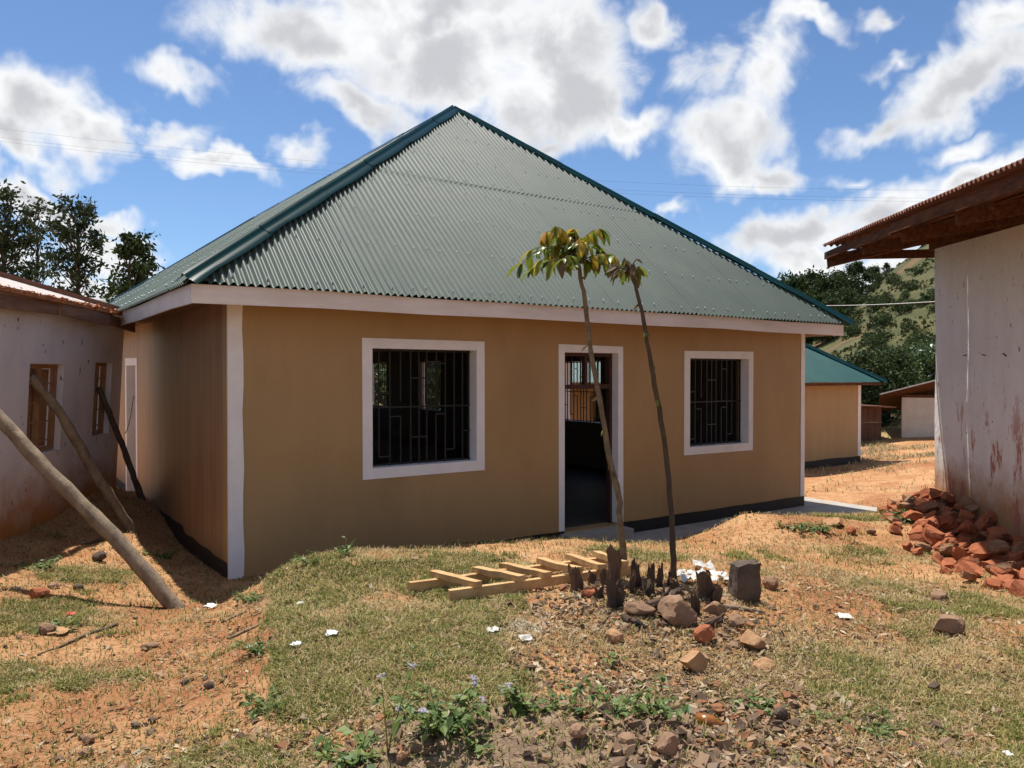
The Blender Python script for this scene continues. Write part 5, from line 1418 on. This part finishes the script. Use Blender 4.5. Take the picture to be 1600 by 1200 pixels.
# ------------------------------------------------------------------ trees
def tree_meshes(seed, H, cr, c0, nclu, nleaf, leaf, spread, m_leaf, trunk_r=.14, up=1.0, m_bark='bark', fill=.55):
    """tapered trunk with limbs; crown of leaf clumps round the limb ends"""
    rr = random.Random(seed); nr = np.random.default_rng(seed)
    tk = MB(); pts = [Vector((0, 0, -.3))]
    n = 9
    for i in range(1, n + 1): pts.append(Vector((rr.uniform(-1, 1) * .02 * H * i / n, rr.uniform(-1, 1) * .02 * H * i / n, H * .93 * i / n)))
    tk.tube(pts, [trunk_r * (1 - .85 * i / n) + .015 for i in range(n + 1)], 7)
    cen = []
    for k in range(nclu):
        t = rr.random() ** .8; zc = c0 + (H - c0) * t
        prof = math.sin(math.pi * min(1, .12 + t * .83)) ** .6
        r = cr * prof * (rr.random() ** fill); az = rr.uniform(0, 6.283)
        c_ = Vector((math.cos(az) * r, math.sin(az) * r, zc)); cen.append(c_)
        zb = max(c0 * .75, zc - r * .9 * up - .05 * H); f = min(.97, max(0.1, zb / (H * .93))); i = min(int(f * n), n - 1)
        b = pts[i].lerp(pts[i + 1], f * n - i)
        md = b.lerp(c_, .5) + Vector((0, 0, -.06 * r))
        tk.tube([b, md, c_], [trunk_r * .30 * (1 - f * .6), trunk_r * .18, .012], 5, False)
    cen = np.array([tuple(c) for c in cen])
    which = nr.integers(0, nclu, nleaf)
    sp = spread * nr.uniform(.5, 1.2, nclu)
    P3 = cen[which] + nr.normal(0, 1, (nleaf, 3)) * sp[which][:, None] * np.array([1, 1, .7])
    d1 = nr.normal(0, 1, (nleaf, 3)); d1 /= np.linalg.norm(d1, axis=1)[:, None]
    d2 = np.cross(d1, nr.normal(0, 1, (nleaf, 3))); d2 /= np.linalg.norm(d2, axis=1)[:, None]
    L_ = leaf * nr.uniform(.6, 1.3, nleaf)[:, None]
    V = np.stack([P3 - d1 * L_, P3 + d2 * L_ * .45, P3 + d1 * L_, P3 - d2 * L_ * .45], 1).reshape(-1, 3)
    T4 = np.arange(nleaf * 4).reshape(-1, 4)
    return tk.mesh('trunk', M[m_bark], True), np_mesh('crown', V, T4, M[m_leaf])
def plant_tree(meshes, loc, label, sc_=1.0, rz=0.0, group=None, name='tree', cat='tree'):
    e = empty(name, loc, rz, label=label, cat=cat, group=group); e.scale = (sc_, sc_, sc_)
    link_mesh('trunk', meshes[0], e); link_mesh('crown', meshes[1], e)
    return e
def tree_at(px, top_y, depth, mk, label, group=None, z0=.3, **kw):
    x = (px - 800) / F * depth; zt = EYE + (585 - top_y) / F * depth
    z0 = z0
    return plant_tree(mk(zt - z0), (x, depth, z0), label, 1.0, random.uniform(0, 6), group)
grp = 'tall trees behind the leaning building'
tree_at(12, 298, 40, lambda H: tree_meshes(1, H, 1.45, H * .46, 60, 2500, .15, .30, 'leaf_tree', .17), 'tall thin tree at the left picture edge', grp)
tree_at(60, 320, 43, lambda H: tree_meshes(2, H, 1.6, H * .42, 55, 1300, .14, .28, 'leaf_tree', .15), 'sparse tree second from the left edge', grp)
tree_at(120, 312, 40, lambda H: tree_meshes(3, H, 1.4, H * .52, 60, 2100, .15, .28, 'leaf_tree', .16), 'tall tree with bare lower trunk, third from the left edge', grp)
tree_at(206, 372, 38, lambda H: tree_meshes(4, H, 1.15, H * .40, 44, 3400, .14, .27, 'leaf_dark', .14), 'dense dark tree just left of the green roof', grp)
tree_at(88, 462, 52, lambda H: tree_meshes(6, H, 2.2, H * .25, 26, 2600, .2, .55, 'leaf_dark', .14), 'low dark tree above the leaning building\'s roof', grp)
# the wood on the hillside
TV = [tree_meshes(30 + i, 9.5, 3.6, 2.6, 34, 4200, .32, .85, 'leaf_dark', .2, fill=.45) for i in range(4)]
TV.append(tree_meshes(41, 11, 2.4, 3.5, 30, 2800, .3, .6, 'leaf_dark', .2))
forest = [(1215, 452, 118), (1240, 440, 116), (1268, 434, 118), (1292, 438, 112), (1312, 428, 116), (1338, 412, 118), (1362, 420, 120), (1228, 468, 100), (1262, 462, 100), (1295, 462, 98), (1322, 455, 104), (1250, 490, 90), (1285, 492, 88), (1300, 470, 94),
          (1384, 412, 124), (1455, 402, 124), (1470, 425, 112), (1425, 545, 50), (1400, 552, 48), (1450, 540, 50), (1375, 562, 48)]
for k, (px, ty, dep) in enumerate(forest):
    x = (px - 800) / F * dep; z = hz1(x, dep) - .6; zt = EYE + (585 - ty) / F * dep
    mv = TV[k % 4] if k not in (5, 14, 15) else TV[4]
    H0 = 11 if mv is TV[4] else 9.5
    s_ = min(1.25, max(.22, (zt - z) / H0))
    plant_tree(mv, (x, dep, z), 'dark leafy tree in the wood on the hillside', s_, random.uniform(0, 6), 'trees of the hillside wood')
BV = [tree_meshes(60 + i, 1.6, 1.1, .25, 14, 700, .14, .3, 'leaf_dark', .05, fill=.4) for i in range(3)]
nbush = 0
for k in range(600):
    px = random.uniform(1325, 1470); dep = random.uniform(62, 124); x = (px - 800) / F * dep
    z = hz1(x, dep) - .15; py = 585 - (z - EYE) / dep * F
    if not (425 < py < 560): continue
    plant_tree(BV[k % 3], (x, dep, z), 'small round shrub on the grassy hillside', random.uniform(.35, .95), random.uniform(0, 6), 'shrubs dotted over the hillside', 'shrub', 'shrub')
    nbush += 1
    if nbush >= 52: break
# broad glossy trees behind the small house
gl = tree_meshes(80, 6.6, 3.3, 1.0, 60, 9000, .20, .75, 'leaf_gloss', .2, fill=.4)
plant_tree(gl, (17.2, 36.5, -.6), 'broad glossy leaved tree behind the white hut', 0.50, .4, 'glossy trees behind the huts')
plant_tree(gl, (19.9, 37.5, -.6), 'glossy leaved tree beside the whitewashed wall\'s edge', .55, 2.2, 'glossy trees behind the huts')
plant_tree(gl, (15.6, 39.5, -.6), 'glossy tree behind the small house\'s eave', .48, 4.0, 'glossy trees behind the huts')
dk = tree_meshes(81, 4.2, 1.7, .3, 34, 4200, .14, .45, 'leaf_dark', .12, fill=.4)
plant_tree(dk, (14.2, 32.0, -.5), 'dark bush between the brown shed and the white hut', .78, 0, 'dark bushes by the huts', 'bush', 'bush')
plant_tree(dk, (16.0, 33.0, -.5), 'dark bush tucked behind the white hut', .8, 2, 'dark bushes by the huts', 'bush', 'bush')
# greenery seen through the house's windows
for k, (x, y, s_) in enumerate(((-2.8, 33, .95), (0.5, 34, .8), (-6, 38, 1.0), (3.4, 31, .7))):
    plant_tree(gl, (x, y, -.3), 'leafy tree glimpsed through the house windows', s_ * .8, k * 1.3, 'trees behind the tan house')

# ------------------------------------------------------------------ huts
hut = empty('hut', (14.35, 28.6, -.35), R(-24), label='small pale plastered hut with lean-to metal roof beyond the yard', cat='hut')
MB().box(0, 1.15, 0, .6, -.2, 1.6).build('wall', M['hut'], hut)
MB().box(1.152, 2.6, .06, .6, -.2, 1.6).build('wall', M['ochre'], hut)
mb = MB(); mb.bar((-.75, -.5, 1.72), (2.8, -.5, 2.75), .05, .04); mb.build('roof_edge', M['white_cable'], hut)
mb = MB(); mb.add([(-.75, -.48, 1.71), (2.8, -.48, 2.74), (2.8, 2.4, 1.5), (-.75, 2.4, 1.0), (-.75, -.48, 1.68), (2.8, -.48, 2.70), (2.8, 2.4, 1.46), (-.75, 2.4, .96)], [(0, 1, 2, 3), (7, 6, 5, 4), (0, 4, 5, 1), (1, 5, 6, 2), (2, 6, 7, 3), (3, 7, 4, 0)]); mb.build('roof', M['old_wood'], hut)  # metal roof in dark timber colour, underside shade put into the colour
MB().box(0, 2.6, .02, .07, 1.602, 1.70).build('beam', M['old_wood'], hut)
sh = empty('shed', (12.15, 28.2, -.45), R(10), label='low dark brown shed between the small house and the bush', cat='shed')
for k in range(5): MB().box(k * .28, k * .28 + .27, 0, .05 + .01 * (k % 2), 0, 1.35).build('board', M['brown_shed'], sh)
MB().box(0, 1.4, .07, 1.8, 0, 1.3).build('wall', M['brown_shed'], sh)
mb = MB(); mb.bar((-.15, .7, 1.44), (1.7, .7, 1.36), 2.2, .05); mb.build('roof', M['rust'], sh)
MB().box(0, 1.4, -.02, -.003, .78, .82).build('rail', M['log'], sh)

# ------------------------------------------------------------------ cables
def cable(a, b, sag, r, m, label, nm='cable'):
    a, b = Vector(a), Vector(b); P_ = []
    for i in range(25):
        t = i / 24; p = a.lerp(b, t); p.z -= sag * 4 * t * (1 - t); P_.append(p)
    mb = MB(); mb.tube(P_, [r] * 25, 5); mb.build(nm, M[m], None, True, label=label, cat='cable', group=None)
for k, (y0, y1, lb_) in enumerate(((186, 305, 'topmost'), (200, 317, 'middle'), (206, 322, 'lowest'))):
    cable(at(-120, y0, 62), at(1750, y1 - 10, 70), 1.9, .006, 'cable', lb_ + ' of the three faint power cables crossing the sky', 'power_cable')
cable(at(1225, 476, 21), Vector((6.6, 11.55, 3.2)), .05, .007, 'white_cable', 'pale cable from the green roof to the whitewashed building')
cable(lbw(.05, -.1, 1.25), hp(-.02, LDOOR[0] + .1, 1.75), .12, .006, 'cable', 'thin wire hanging between the leaning building and the side door')
